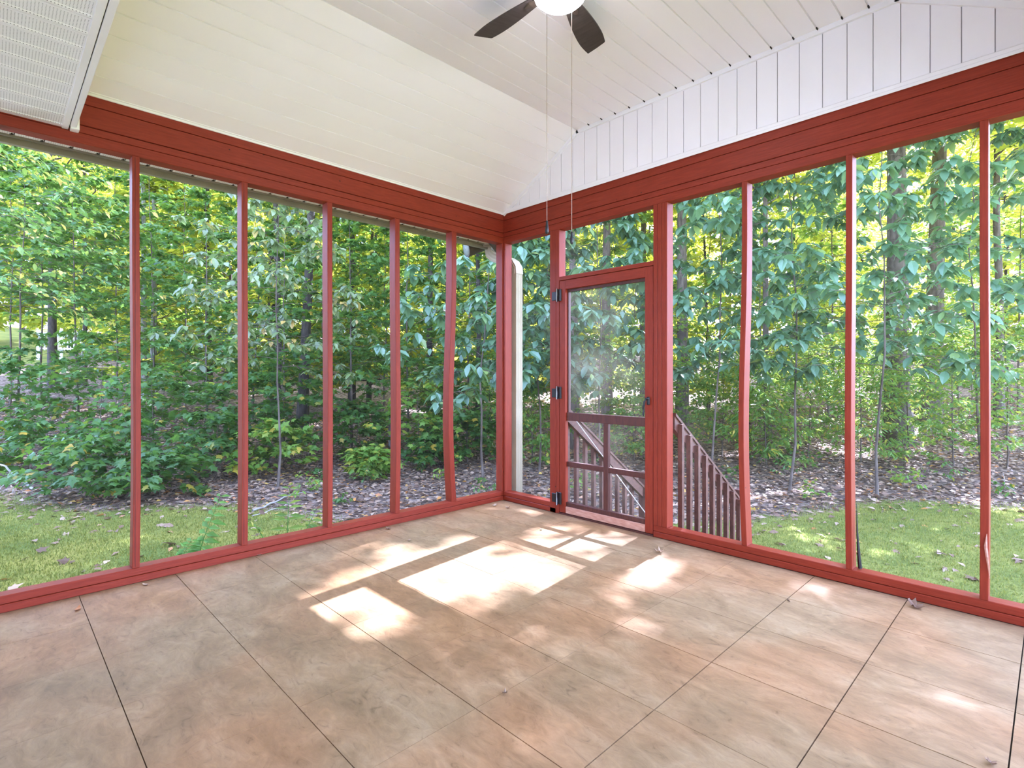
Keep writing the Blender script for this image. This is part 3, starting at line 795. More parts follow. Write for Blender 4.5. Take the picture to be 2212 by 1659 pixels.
# ------------------------------------------------------------------ steps and stair railings outside the door
steps = empty('stairs', (1.2, 0.8, -0.8)); tag(steps, 'brown wooden steps going down from the screen door', 'stairs')
for k in range(4):
    z = -0.16 * (k + 1) + 0.0
    y0 = 0.115 + 0.27 * k
    box('tread', 0.70, 1.72, y0, y0 + 0.285, z - 0.038, z, M['rail_brown'], steps, 0.003)
    box('riser', 0.72, 1.70, y0 + 0.27, y0 + 0.289, z - 0.16, z - 0.038, M['rail_brown'], steps)
for x0 in (0.695, 1.69):
    prism('stringer', [(0.11, -0.05), (0.11, -0.40), (0.75, -0.80), (1.28, -0.80), (1.28, -0.72)], 'x', x0, x0 + 0.036, M['rail_brown'], steps)
def railing(xc, label, out):
    r = empty('stair_railing', (xc, 0.7, -0.8)); tag(r, label, 'railing', 'stair railings')
    y0, y1 = 0.10, 1.34
    zt = lambda y: 0.905 - 0.705 * (y - 0.10)
    hw_ = 0.019
    prism('handrail', [(y0, zt(y0)), (y1, zt(y1)), (y1, zt(y1) - 0.10), (y0, zt(y0) - 0.10)], 'x', xc - hw_, xc + hw_, M['rail_brown'], r)
    prism('cap_rail', [(y0, zt(y0) + 0.022), (y1, zt(y1) + 0.022), (y1, zt(y1)), (y0, zt(y0))], 'x', xc - 0.03, xc + 0.03, M['rail_brown'], r)
    for k in range(9):
        y = 0.165 + 0.130 * k
        top = zt(y) - 0.02
        box('baluster', xc + out * 0.019, xc + out * 0.053, y - 0.017, y + 0.017, zt(y) - 0.93, top, M['rail_brown'], r)
    prism('bottom_rail', [(y0, zt(y0) - 0.84), (y1, zt(y1) - 0.84), (y1, zt(y1) - 0.925), (y0, zt(y0) - 0.925)], 'x', xc - hw_, xc + hw_, M['rail_brown'], r)
    nw = empty('newel_post', (xc, 1.38, -0.8), r)
    box('shaft', xc - 0.044, xc + 0.044, 1.345, 1.433, -0.82, 0.135, M['rail_brown'], nw, 0.003)
    s = 0.056
    v = [(xc - s, 1.389 - s, 0.135), (xc + s, 1.389 - s, 0.135), (xc + s, 1.389 + s, 0.135), (xc - s, 1.389 + s, 0.135), (xc - s, 1.389 - s, 0.160), (xc + s, 1.389 - s, 0.160), (xc + s, 1.389 + s, 0.160), (xc - s, 1.389 + s, 0.160), (xc, 1.389, 0.198)]
    mesh_obj('cap', v, [(3, 2, 1, 0), (0, 1, 5, 4), (1, 2, 6, 5), (2, 3, 7, 6), (3, 0, 4, 7), (4, 5, 8), (5, 6, 8), (6, 7, 8), (7, 4, 8)], M['rail_brown'], nw)
railing(0.70, 'brown stair railing seen through the screen door', -1)
railing(1.735, 'brown stair railing seen just right of the screen door', 1)

# ------------------------------------------------------------------ ceiling fan with lit globe
FX, FY = 2.02, -1.525
fan = empty('ceiling_fan', (FX, FY, ZC)); tag(fan, 'dark five-blade ceiling fan with a lit globe and two pull chains', 'ceiling fan')
lathe('canopy', [(0.02, -0.006), (0.085, -0.004), (0.10, -0.02), (0.105, -0.05), (0.10, -0.055)], 32, (FX, FY, ZC), M['bronze'], fan)
lathe('motor_housing', [(0.06, -0.052), (0.13, -0.058), (0.15, -0.085), (0.15, -0.13), (0.12, -0.15), (0.06, -0.152)], 36, (FX, FY, ZC), M['bronze'], fan)
lathe('light_fitter', [(0.05, -0.150), (0.125, -0.152), (0.128, -0.172), (0.05, -0.174)], 32, (FX, FY, ZC), M['bronze'], fan)
lathe('globe', [(0.10, -0.172), (0.126, -0.174), (0.130, -0.182), (0.125, -0.199), (0.106, -0.217), (0.072, -0.231), (0.036, -0.238), (0.006, -0.240)], 40, (FX, FY, ZC), M['globe'], fan)
def blade_geo():
    n = 15
    top = []
    st = []
    for k in range(n):
        t = k / (n - 1)
        r = 0.165 + (0.585 - 0.165) * t
        wdt = 0.040 + 0.030 * math.sin(min(1, t / 0.72) * math.pi / 2)
        if t > 0.72: wdt -= 0.014 * ((t - 0.72) / 0.28) ** 1.6
        wa, wb = wdt, wdt * 0.98
        st.append((r + (0.012 if False else 0), wa, wb))
    v = []; f = []
    for i, (r, wa, wb) in enumerate(st):
        sk = 0.024 if i == n - 1 else 0.0
        tw = math.radians(-12)
        for w_, dr in ((wa, 0), (0.0, -0.010 if i == n - 1 else 0), (-wb, -sk)):
            for h in (0.0032, -0.0032):
                v.append((r + dr, w_ * math.cos(tw), w_ * math.sin(tw) + h))
    m = 6
    for i in range(n - 1):
        a_ = i * m; b_ = (i + 1) * m
        f += [(a_, a_ + 2, b_ + 2, b_), (a_ + 2, a_ + 4, b_ + 4, b_ + 2), (a_ + 1, b_ + 1, b_ + 3, a_ + 3), (a_ + 3, b_ + 3, b_ + 5, a_ + 5), (a_, b_, b_ + 1, a_ + 1), (a_ + 4, a_ + 5, b_ + 5, b_ + 4)]
    e = (n - 1) * m
    f += [(0, 1, 3, 2), (2, 3, 5, 4), (e, e + 2, e + 3, e + 1), (e + 2, e + 4, e + 5, e + 3)]
    return np.array(v), f
bv, bf = blade_geo()
blade_me = None; iron_me = None
for k in range(5):
    ang = math.radians(108.5 + 72 * k)
    if blade_me is None:
        blade_me = bpy.data.meshes.new('blade'); blade_me.from_pydata(bv.tolist(), [], bf); blade_me.update(); blade_me.materials.append(M['blade'])
        iv, if_ = tube_geo([(0.125, 0, -0.004), (0.15, 0, -0.012), (0.19, 0, -0.010), (0.235, 0, -0.008)], [0.020, 0.016, 0.026, 0.010], 8)
        iv = iv * np.array([1, 1, 1]); iv[:, 2] = (iv[:, 2] + 0.008) * 0.25 - 0.008
        iron_me = bpy.data.meshes.new('blade_iron'); iron_me.from_pydata(iv.tolist(), [], if_); iron_me.update(); iron_me.materials.append(M['bronze'])
    bo = bpy.data.objects.new('blade', blade_me); bo.location = (0, 0, -0.135); bo.rotation_euler = (0, 0, ang); link(bo, fan)
    io = bpy.data.objects.new('blade_iron', iron_me); link(io, bo)
for nm, (cx_, cy_), zb in (('pull_chain', (FX + 0.004, FY - 0.100), 1.952), ('pull_chain', (FX - 0.004, FY + 0.098), 1.938)):
    ch = tube(nm, [(cx_, cy_, ZC - 0.162), (cx_, cy_, zb)], 0.0014, 6, M['cord'], fan)
    lathe('fob', [(0.003, 0.004), (0.006, -0.002), (0.0055, -0.012), (0.008, -0.03), (0.009, -0.05), (0.007, -0.058), (0.003, -0.062)], 12, (cx_, cy_, zb), M['black'], ch)

# ================================================================== woods
def leaf_template(kind):
    if kind == 'maple':
        half = [(0.10, 0.02), (0.40, 0.10), (0.27, 0.27), (0.52, 0.55), (0.30, 0.53), (0.17, 0.62)]
        pts = [(0, 0.0)] + half + [(0, 1.0)] + [(-x, y) for x, y in half[::-1]]
        v = [(0, 0.36, 0.0)] + [(x, y, -0.22 * abs(x) - 0.10 * max(0, y - 0.4) ** 2) for x, y in pts]
        n = len(pts)
        f = [(0, 1 + i, 1 + (i + 1) % n) for i in range(n)]
        return np.array(v), f
    if kind == 'ovate':
        st = [(0.0, 0.0), (0.22, 0.17), (0.5, 0.25), (0.8, 0.14), (1.0, 0.0)]
        v = []; idx = []
        for y, w_ in st:
            z = -0.20 * y * y
            if w_ == 0: idx.append((len(v),)); v.append((0, y, z))
            else:
                idx.append((len(v), len(v) + 1, len(v) + 2)); v += [(-w_, y, z + 0.28 * w_), (0, y, z), (w_, y, z + 0.28 * w_)]
        f = []
        a_ = idx[0][0]; l, m_, r = idx[1]
        f += [(a_, m_, l), (a_, r, m_)]
        for i in (1, 2):
            l0, m0, r0 = idx[i]; l1, m1, r1 = idx[i + 1]
            f += [(l0, m0, m1, l1), (m0, r0, r1, m1)]
        l, m_, r = idx[3]; b_ = idx[4][0]
        f += [(l, m_, b_), (m_, r, b_)]
        return np.array(v), f
    if kind == 'ovate4':
        return np.array([(0, 0, 0), (-0.24, 0.45, 0.04), (0, 0.45, -0.03), (0.24, 0.45, 0.04), (0, 1, -0.16)]), [(0, 2, 1), (0, 3, 2), (1, 2, 4), (2, 3, 4)]
    if kind == 'small':
        return np.array([(0, 0, 0), (-0.27, 0.5, 0.06), (0.27, 0.5, 0.06), (0, 1, -0.06)]), [(0, 2, 3), (0, 3, 1)]
    if kind == 'lance':
        return np.array([(0, 0, 0), (-0.13, 0.42, 0.03), (0.13, 0.42, 0.03), (0, 1, -0.10)]), [(0, 2, 3), (0, 3, 1)]
    if kind == 'star':      # low-cost lobed leaf for trees farther back
        v = [(0, 0, 0), (0.36, 0.15, -0.06), (0.22, 0.36, -0.03), (0.48, 0.60, -0.10), (0.17, 0.62, -0.03), (0, 1, -0.08), (-0.17, 0.62, -0.03), (-0.48, 0.60, -0.10), (-0.22, 0.36, -0.03), (-0.36, 0.15, -0.06)]
        return np.array(v), [(0, 1, 2), (2, 3, 4), (4, 5, 6), (6, 7, 8), (8, 9, 0), (0, 2, 8), (2, 4, 6), (2, 6, 8)]
TMPL = {k: leaf_template(k) for k in ('maple', 'ovate', 'ovate4', 'small', 'lance', 'star')}

def unit(a):
    return a / (np.linalg.norm(a, axis=-1, keepdims=True) + 1e-9)

def leaf_basis(D, Nn):
    D = unit(D)
    X = unit(np.cross(D, Nn))
    Z = np.cross(X, D)
    return X, D, Z

def leaf_mesh(name, tmpl, P, D, Nn, S, tint, mat):
    tv, tf = TMPL[tmpl]
    X, Y, Z = leaf_basis(D, Nn)
    n = len(P); k = len(tv)
    V = P[:, None, :] + S[:, None, None] * (tv[None, :, 0:1] * X[:, None, :] + tv[None, :, 1:2] * Y[:, None, :] + tv[None, :, 2:3] * Z[:, None, :])
    V = V.reshape(-1, 3).astype(np.float32)
    sizes = [len(f) for f in tf]
    flat = np.concatenate([np.array(f) for f in tf])
    loops = (flat[None, :] + (np.arange(n) * k)[:, None]).reshape(-1).astype(np.int32)
    tot = np.tile(np.array(sizes, np.int32), n)
    start = np.concatenate([[0], np.cumsum(tot)[:-1]]).astype(np.int32)
    me = bpy.data.meshes.new(name)
    me.vertices.add(len(V)); me.vertices.foreach_set('co', V.ravel())
    me.loops.add(len(loops)); me.loops.foreach_set('vertex_index', loops)
    me.polygons.add(len(tot)); me.polygons.foreach_set('loop_start', start)
    me.update(calc_edges=True)
    a = me.attributes.new('tint', 'FLOAT', 'POINT')
    a.data.foreach_set('value', np.repeat(tint, k).astype(np.float32))
    me.materials.append(mat)
    return me

GROWN = 0
def grow(H_, c0, R, nb, ntw, nlf, size, r0, lean=(0, 0), up=0.35, cluster=False, flat=0.35, droop=0.25, wob=0.04, top=0.45, twl=0.28, seed=None):
    """a plant: trunk polyline, branch polylines, leaf arrays, all relative to its foot"""
    global rng, GROWN
    GROWN += 1
    rng = np.random.default_rng(1000 + GROWN if seed is None else seed)
    n = 9
    t = np.linspace(0, 1, n)
    w_ = np.cumsum(rng.normal(0, wob, (n, 2)) * H_ / n, axis=0); w_ -= w_[0]
    trunk = np.stack([lean[0] * t * H_ + w_[:, 0], lean[1] * t * H_ + w_[:, 1], t * H_], 1)
    tr = r0 * (1 - 0.80 * t) * np.where(t < 0.05, 1.25, 1.0)
    branches = []; P = []; D = []; Nn = []; tw = []
    az0 = rng.uniform(0, 6.28)
    for b in range(nb):
        s = c0 + (1 - c0) * ((b + rng.uniform(0, 1)) / nb)
        base = np.array([np.interp(s, t, trunk[:, i]) for i in range(3)])
        az = az0 + b * 2.39996 + rng.normal(0, 0.3)
        q = (s - c0) / (1 - c0 + 1e-6)
        L = R * (0.55 + 0.45 * math.sin(math.pi * min(1, q * 0.8 + 0.18))) * (1 - (1 - top) * max(0, q - 0.35) / 0.65) * rng.uniform(0.75, 1.15)
        el = up * rng.uniform(0.4, 1.5) + 0.5 * max(0, q - 0.6)
        m = 6
        u = np.linspace(0, 1, m)
        dirh = np.array([math.cos(az), math.sin(az), 0])
        pts = base + np.outer(u * L * math.cos(el), dirh) + np.outer(u * L * math.sin(el) - droop * L * u ** 2, [0, 0, 1.0])
        pts[1:] += rng.normal(0, 0.03 * L, (m - 1, 3))
        rb = max(0.004, r0 * 0.34 * (1 - 0.6 * s)) * (1 - 0.8 * u)
        branches.append((pts, rb))
        # twigs
        ut = np.sort(rng.uniform(0.22, 1.0, ntw)); ut[-1] = 1.0
        bp = np.stack([np.interp(ut, u, pts[:, i]) for i in range(3)], 1)
        ta = az + np.where(np.arange(ntw) % 2 == 0, 1, -1) * rng.uniform(0.3, 1.15, ntw)
        ta[-1] = az
        te = rng.normal(0.02, 0.22, ntw)
        td = np.stack([np.cos(ta) * np.cos(te), np.sin(ta) * np.cos(te), np.sin(te)], 1)
        tl = twl * L * rng.uniform(0.5, 1.2, ntw) * (1.15 - 0.5 * ut)
        for j in range(ntw):
            tw.append((bp[j], bp[j] + td[j] * tl[j] - np.array([0, 0, 0.12 * tl[j]])))
        if cluster:
            k = nlf
            lp = np.repeat(bp + td * tl[:, None], k, 0) + rng.normal(0, 0.02 * size * 5, (ntw * k, 3))
            la = np.tile(np.arange(k) * 2.4, ntw) + np.repeat(ta, k) + rng.normal(0, 0.3, ntw * k)
            le = -rng.uniform(0.0, 0.95, ntw * k)
            ld = np.stack([np.cos(la) * np.cos(le), np.sin(la) * np.cos(le), np.sin(le)], 1)
            nn = np.array([0, 0, 1.0]) + 0.6 * np.stack([np.cos(la), np.sin(la), 0 * la], 1) * np.sin(-le)[:, None] + rng.normal(0, 0.18, (ntw * k, 3))
        else:
            k = nlf
            fr = rng.uniform(0.1, 1.0, (ntw, k))
            lp = (bp[:, None, :] + td[:, None, :] * (tl[:, None] * fr)[:, :, None]).reshape(-1, 3)
            lp[:, 2] -= (0.12 * tl[:, None] * fr ** 2).reshape(-1)
            lp += rng.normal(0, size * 0.35, lp.shape) * np.array([1, 1, 0.45])
            la = np.repeat(ta, k) + rng.choice([-1, 1], ntw * k) * rng.uniform(0.1, 1.4, ntw * k)
            le = rng.normal(-0.38, 0.30, ntw * k)
            ld = np.stack([np.cos(la) * np.cos(le), np.sin(la) * np.cos(le), np.sin(le)], 1)
            nn = np.array([0, 0, 1.0]) + rng.normal(0, flat, (ntw * k, 3))
        P.append(lp); D.append(ld); Nn.append(nn)
    P = np.concatenate(P); D = np.concatenate(D); Nn = np.concatenate(Nn)
    S = size * rng.uniform(0.65, 1.2, len(P))
    return dict(trunk=(trunk, tr), branches=branches, twigs=tw, P=P, D=D, N=Nn, S=S, T=rng.uniform(0, 0.999, len(P)))

def wood_mesh(name, geos, mat):
    V = []; F = []; off = 0
    for pts, r, sides in geos:
        v, f = tube_geo(pts, r, sides, off)
        V.append(v); F += f; off += len(v)
    me = bpy.data.meshes.new(name)
    me.from_pydata(np.concatenate(V).tolist(), [], F); me.update(); me.shade_smooth()
    me.materials.append(mat)
    return me

# sun shafts: the gaps in the crowns through which sun reaches porch floor and lawn (target point, half width)
SHAFTS = [((1.30, -1.25, 0), 0.50), ((1.20, -2.15, 0), 0.40), ((1.05, -0.60, 0), 0.26), ((1.45, -0.45, 0), 0.26), ((2.02, -0.72, 0), 0.25), ((0.75, -1.75, 0), 0.28), ((0.80, -1.20, 0), 0.2),
          ((2.30, -1.30, 0), 0.16), ((2.75, -0.28, 0), 0.16), ((2.1, -1.95, 0), 0.15), ((1.85, 3.50, -0.8), 0.42), ((1.35, 3.75, -0.8), 0.30), ((2.30, 3.45, -0.8), 0.28), ((2.69, 4.19, -0.8), 0.22), ((-4.08, -0.54, -0.8), 0.36), ((-3.44, -2.74, -0.8), 0.24), ((-2.6, -1.9, -0.8), 0.20)]
TO_SUN = -SUN_TRAVEL
def shaft_keep(Pw):
    keep = np.ones(len(Pw), bool)
    for c, r in SHAFTS:
        q = Pw - np.array(c)
        s = q @ TO_SUN
        d = np.linalg.norm(q - s[:, None] * TO_SUN, axis=1)
        lim = r * (1 + 0.25 * np.sin(Pw[:, 0] * 9) * np.cos(Pw[:, 2] * 7))
        p_keep = rng.uniform(0, 1, len(Pw)) < 0.075
        keep &= (d > lim) | p_keep
    return keep

BAYS = [(280, 'first'), (512, 'second'), (697, 'third'), (845, 'fourth'), (967, 'fifth'), (1075, 'sixth')]
def bay_name(u):
    if u < 8: return 'at the far left edge'
    for lim, nm in BAYS:
        if u < lim: return 'through the %s left bay' % nm
    if u < 1190: return 'through the narrow corner bay'
    if u < 1412: return 'through the screen door'
    if u < 1602: return 'through the bay beside the door'
    if u < 1827: return 'through the third right bay'
    if u < 2116: return 'through the second right bay'
    return 'through the last right bay'
ORD = ['', 'second ', 'third ', 'fourth ', 'fifth ', 'sixth ', 'seventh ', 'eighth ', 'ninth ', 'tenth ', 'eleventh ', 'twelfth ', 'thirteenth ', 'fourteenth ', 'fifteenth ', 'sixteenth ']
PENDING = []      # (object, species phrase, u, depth) labelled together at the end

LEAF_ME = {}
def leaf_data(tmpl, matname):
    key = (tmpl, matname)
    if key not in LEAF_ME:
        tv, tf = TMPL[tmpl]
        me = bpy.data.meshes.new('leaf'); me.from_pydata(tv.tolist(), [], [list(f) for f in tf]); me.update()
        me.materials.append(M[matname])
        LEAF_ME[key] = me
    return LEAF_ME[key]

def plant(name, phrase, cat, group, u, depth, g, tmpl, matname, barkname, nleafobj=0, sides=7, brsides=4, twigs=False, cull=False, branch_part='branches', xy=None):
    x, y = at(u, depth) if xy is None else xy
    z = float(ground_z(x, y)) - 0.03
    root = empty(name, (x, y, z))
    PENDING.append((root, phrase, cat, group, u, depth))
    off = np.array([x, y, z])
    trunk = bpy.data.objects.new('trunk', wood_mesh('trunk', [(g['trunk'][0], g['trunk'][1], sides)], M[barkname])); link(trunk, root)
    geos = [(p, r, brsides) for p, r in g['branches']]
    if twigs: geos += [(np.array([a_, (a_ + b_) / 2, b_]), [0.004, 0.003, 0.0015], 3) for a_, b_ in g['twigs']]
    if geos:
        bo = bpy.data.objects.new('branches', wood_mesh('branches', geos, M[barkname if not twigs else 'twig'])); link(bo, root)
    P, D, Nn, S, T = g['P'], g['D'], g['N'], g['S'], g['T']
    keep = P[:, 2] > 0.02
    # nothing grows into the porch
    Pw = P + off
    keep &= ~((Pw[:, 0] > -0.75) & (Pw[:, 0] < 5.2) & (Pw[:, 1] < 0.65))
    if cull:
        keep &= shaft_keep(Pw)
    P, D, Nn, S, T = P[keep], D[keep], Nn[keep], S[keep], T[keep]
    if nleafobj:
        uu, vv, dd = project(P + off)
        px = S * FPX / np.clip(dd, 0.1, None)
        cand = np.where((dd > 0.5) & (uu > 5) & (uu < W - 5) & (vv > 260) & (vv < 1250) & (px > 9))[0]
        cand = cand[np.argsort(-px[cand] + rng.normal(0, 2.0, len(cand)))][:nleafobj]
        X, Y, Z = leaf_basis(D[cand], Nn[cand])
        me = leaf_data(tmpl, matname)
        for k, i in enumerate(cand):
            o = bpy.data.objects.new('leaf', me)
            s = S[i]
            o.matrix_local = Matrix(((X[k][0] * s, Y[k][0] * s, Z[k][0] * s, P[i][0]), (X[k][1] * s, Y[k][1] * s, Z[k][1] * s, P[i][1]), (X[k][2] * s, Y[k][2] * s, Z[k][2] * s, P[i][2]), (0, 0, 0, 1)))
            link(o, root)
        m = np.ones(len(P), bool); m[cand] = False
        P, D, Nn, S, T = P[m], D[m], Nn[m], S[m], T[m]
    if len(P):
        fo = bpy.data.objects.new('foliage', leaf_mesh('foliage', tmpl, P, D, Nn, S, T, M[matname])); fo['kind'] = 'stuff'
        link(fo, root)
    return root

# ---- low maple saplings at the edge of the lawn (left view)
for u, d, h, R, mt in ((185, 8.7, 0.95, 0.95, 'maple'), (345, 8.8, 0.75, 0.80, 'maple'), (468, 10.2, 1.25, 0.85, 'maple'), (600, 10.6, 1.05, 0.80, 'maple_light'), (330, 10.8, 2.1, 1.25, 'maple'), (215, 11.6, 2.6, 1.4, 'maple'), (60, 10.2, 1.0, 0.9, 'maple'),
                       (612, 11.6, 2.5, 1.05, 'maple'), (440, 12.4, 3.0, 1.2, 'maple'), (905, 12.0, 1.9, 1.15, 'maple_light'), (770, 12.0, 1.35, 0.75, 'maple'), (1010, 12.0, 1.15, 0.8, 'maple'), (800, 10.4, 0.6, 0.5, 'maple_light'), (930, 11.4, 0.8, 0.6, 'maple'), (90, 12.5, 2.6, 1.3, 'maple'), (270, 9.6, 1.2, 0.9, 'maple'), (520, 11.4, 1.9, 1.1, 'maple'), (960, 13.2, 2.4, 1.1, 'maple'), (20, 11.5, 2.0, 1.2, 'maple')):
    g = grow(h, 0.18, R, 22, 6, 5, 0.155, 0.013, up=0.35, flat=0.32, droop=0.18, top=0.7, twl=0.42)
    plant('maple_sapling', 'low maple sapling with %s lobed leaves' % ('yellow-green' if mt == 'maple_light' else 'dark green'), 'sapling', 'maple saplings at the edge of the lawn', u, d, g, 'maple', mt, 'twig', nleafobj=70, sides=5, brsides=3, twigs=True)
# ---- taller maples (left view)
for u, d, h, R in ((40, 12.5, 6.2, 2.3), (170, 13.8, 6.8, 2.3), (330, 14.6, 7.2, 2.4), (450, 13.4, 6.2, 2.1), (610, 12.9, 5.6, 1.9), (760, 12.8, 5.6, 1.9), (880, 14.0, 6.4, 2.0), (1010, 14.6, 6.6, 2.0), (545, 17, 8, 2.5), (250, 17.5, 8.5, 2.7), (90, 18, 8.5, 2.7), (700, 17.5, 8.5, 2.5), (830, 18.5, 8.5, 2.5), (960, 18, 8.5, 2.5), (400, 19, 9, 2.7), (20, 15.5, 7.5, 2.5), (1120, 17, 8, 2.4), (1230, 18.5, 8, 2.4), (1370, 17.5, 7.5, 2.3), (1530, 18, 8, 2.4), (1640, 16.5, 7.5, 2.3), (1790, 17.5, 8, 2.4), (2070, 17.5, 8, 2.4), (2200, 16, 7.5, 2.4)):
    near = d < 15
    g = grow(h, 0.46 if u < 200 else 0.10, R, 34 if near else 40, 9, 9, 0.14 if near else 0.18, 0.032, up=0.30, flat=0.34, droop=0.16, top=0.6, twl=0.36)
    plant('maple_tree', 'slender maple tree with layered green lobed leaves', 'tree', 'maple trees of the understorey', u, d, g, 'maple' if near else 'star', 'maple' if near or u < 1060 else 'maple_light', 'bark', nleafobj=40 if near else 0, sides=7, brsides=3, cull=u > 250)
# ---- broad-leaved trees close to the porch
for u, d, h, R, mt, ph in ((1045, 9.6, 5.4, 1.6, 'bigleaf', 'broad-leaved tree with large drooping blue-green leaves'), (1165, 10.8, 5.0, 1.3, 'bigleaf', 'broad-leaved tree with large drooping blue-green leaves'), (1300, 10.6, 5.6, 1.6, 'bigleaf', 'broad-leaved tree with large drooping blue-green leaves'),
                           (1535, 9.8, 6.4, 1.7, 'bigleaf', 'broad-leaved tree with large drooping blue-green leaves'), (1705, 9.4, 6.8, 1.8, 'bigleaf', 'broad-leaved tree with large drooping blue-green leaves'), (1895, 8.8, 6.4, 1.7, 'bigleaf', 'broad-leaved tree with large drooping blue-green leaves'), (2120, 10.5, 7.0, 1.9, 'bigleaf', 'broad-leaved tree with large drooping blue-green leaves'),
                           (600, 9.6, 5.2, 1.7, 'pale', 'tree with pale greyish oval leaves'), (-40, 9.2, 6.2, 2.7, 'yellowing', 'tree with yellowing oval leaves')):
    c0 = {'bigleaf': 0.32, 'pale': 0.42, 'yellowing': 0.48}[mt]
    g = grow(h, c0, R, 30, 8, 8, 0.235 if mt == 'bigleaf' else (0.165 if mt == 'pale' else 0.13), 0.022, wob=0.09, up=0.30, cluster=(mt != 'yellowing'), droop=0.25, top=0.7, twl=0.40)
    plant('broadleaf_tree', ph, 'tree', 'broad-leaved trees beside the lawn', u, d, g, 'ovate', mt, 'bark', nleafobj=150, sides=8, brsides=4, twigs=True, cull=(mt == 'bigleaf'))
# ---- shrubs under the trees on the right
for u, d, h, R, tm in ((1655, 11.6, 2.2, 1.1, 'lance'), (1745, 12.2, 2.6, 1.2, 'small'), (1860, 11.4, 2.3, 1.2, 'lance'), (1965, 12.0, 2.8, 1.3, 'small'), (2060, 10.9, 2.6, 1.2, 'small'), (2175, 10.6, 2.8, 1.3, 'small'), (1560, 12.6, 2.4, 1.2, 'small'), (1485, 13.4, 2.2, 1.1, 'small'),
                       (1290, 12.2, 2.5, 1.2, 'small'), (1370, 12.2, 2.1, 1.0, 'small'), (1150, 11.6, 1.7, 0.9, 'small'), (1060, 13, 1.8, 1.0, 'small'), (1700, 14, 3.6, 1.5, 'lance'), (1900, 14, 3.8, 1.5, 'small'), (2100, 14, 4.0, 1.6, 'small'), (1450, 15, 3.6, 1.5, 'small')):
    g = grow(h, 0.06, R, 34, 8, 9, 0.105 if tm == 'small' else 0.16, 0.016, up=0.6, flat=0.5, droop=0.15, top=0.8, twl=0.40)
    plant('shrub', 'leafy green shrub with %s leaves' % ('narrow hanging' if tm == 'lance' else 'small'), 'shrub', 'shrubs along the wood edge', u, d, g, tm, 'shrub', 'twig', nleafobj=30, sides=5, brsides=3)
# ---- tall trees whose trunks show, and some added only for their shade, north side unique (their crowns dapple the porch), west side as well
TALL = []
LAI_GOAL = 2.9
for u, d, r, h, lean, bk, c0 in ((1940, 13.2, 0.28, 19, (0.0, 0.0), 'bark', 0.38), (2008, 15.6, 0.25, 20, (0.01, 0.0), 'bark', 0.40), (1472, 15.8, 0.18, 18, (0, 0), 'bark', 0.40), (1312, 17.0, 0.17, 17, (0, 0), 'bark', 0.42), (1392, 19.0, 0.14, 17, (0, 0), 'bark', 0.40), (1240, 13.8, 0.12, 15, (0, 0), 'bark', 0.45),
                                 (652, 14.6, 0.15, 15, (0.03, 0.03), 'bark_dark', 0.45), (608, 15.2, 0.10, 14, (-0.01, 0), 'bark_dark', 0.45), (592, 20, 0.17, 17, (0, 0), 'bark_dark', 0.45), (313, 19.5, 0.11, 16, (0, 0), 'bark_pale', 0.45), (331, 20.0, 0.12, 16, (0.01, 0), 'bark_pale', 0.45), (846, 14.2, 0.07, 12, (0, 0), 'bark_pale', 0.5), (1032, 14.6, 0.08, 13, (0, 0), 'bark_dark', 0.45), (2158, 14.5, 0.11, 15, (0, 0), 'bark', 0.45), (1660, 14.2, 0.09, 15, (0, 0), 'bark', 0.42), (2470, 8.4, 0.16, 15, (0, 0), 'bark', 0.34), (2560, 11.5, 0.18, 18, (0, 0), 'bark', 0.34), (115, 21, 0.16, 17, (0, 0), 'bark_dark', 0.42), (930, 17, 0.11, 17, (0, 0), 'bark_dark', 0.40), (1090, 19, 0.13, 18, (0, 0), 'bark_dark', 0.40), (760, 20, 0.13, 18, (0, 0), 'bark_dark', 0.42), (450, 21, 0.14, 18, (0, 0), 'bark_dark', 0.42), (182, 22, 0.09, 15, (0, 0), 'bark_dark', 0.42)):  # includes unseen trees past the right edge, added to block the sun
    TALL.append((u, d, r, h, lean, bk, c0))
tall_g = []
for k, (u, d, r, h, lean, bk, c0) in enumerate(TALL):
    north = u > 1200
    tall_g.append(grow(h, c0, 4.2 if north else 3.4, 52 if north else 36, 10 if north else 9, 14 if north else 9, 0.27 if north else 0.24, r, lean=lean, up=0.45, flat=0.5, droop=0.12, top=0.5, twl=0.34, wob=0.02, seed=int(u * 7 + 3)))
# close the crowns over the porch: where a sun ray would still meet too few leaves, the crowns get more
rng = np.random.default_rng(77)
feet = [np.array([*at(t_[0], t_[1]), 0.0]) for t_ in TALL]
for f_ in feet: f_[2] = float(ground_z(f_[0], f_[1])) - 0.03
CX0, CX1, CY0, CY1, CS = -2.0, 6.5, -4.0, 4.5, 0.16
nx, ny = int((CX1 - CX0) / CS), int((CY1 - CY0) / CS)
lai = np.zeros((nx, ny))
for k, t_ in enumerate(TALL):
    if t_[0] < 900: continue
    Pw = tall_g[k]['P'] + feet[k]
    q = Pw - (Pw[:, 2] / TO_SUN[2])[:, None] * TO_SUN
    ix = ((q[:, 0] - CX0) / CS).astype(int); iy = ((q[:, 1] - CY0) / CS).astype(int)
    ok = (ix >= 0) & (ix < nx) & (iy >= 0) & (iy < ny)
    np.add.at(lai, (ix[ok], iy[ok]), 0.27 * tall_g[k]['S'][ok] ** 2 * 0.75 / CS ** 2)
gx_ = (CX0 + (np.arange(nx) + 0.5) * CS)[:, None]
need = np.clip(LAI_GOAL + 1.6 * (gx_ > 2.5) - lai, 0.6, None) / (0.27 * 0.27 ** 2 * 0.75 / CS ** 2)
cnt_ = np.floor(need + rng.uniform(0, 1, need.shape)).astype(int)
ii, jj = np.nonzero(cnt_)
ii = np.repeat(ii, cnt_[cnt_ > 0]); jj = np.repeat(jj, cnt_[cnt_ > 0])
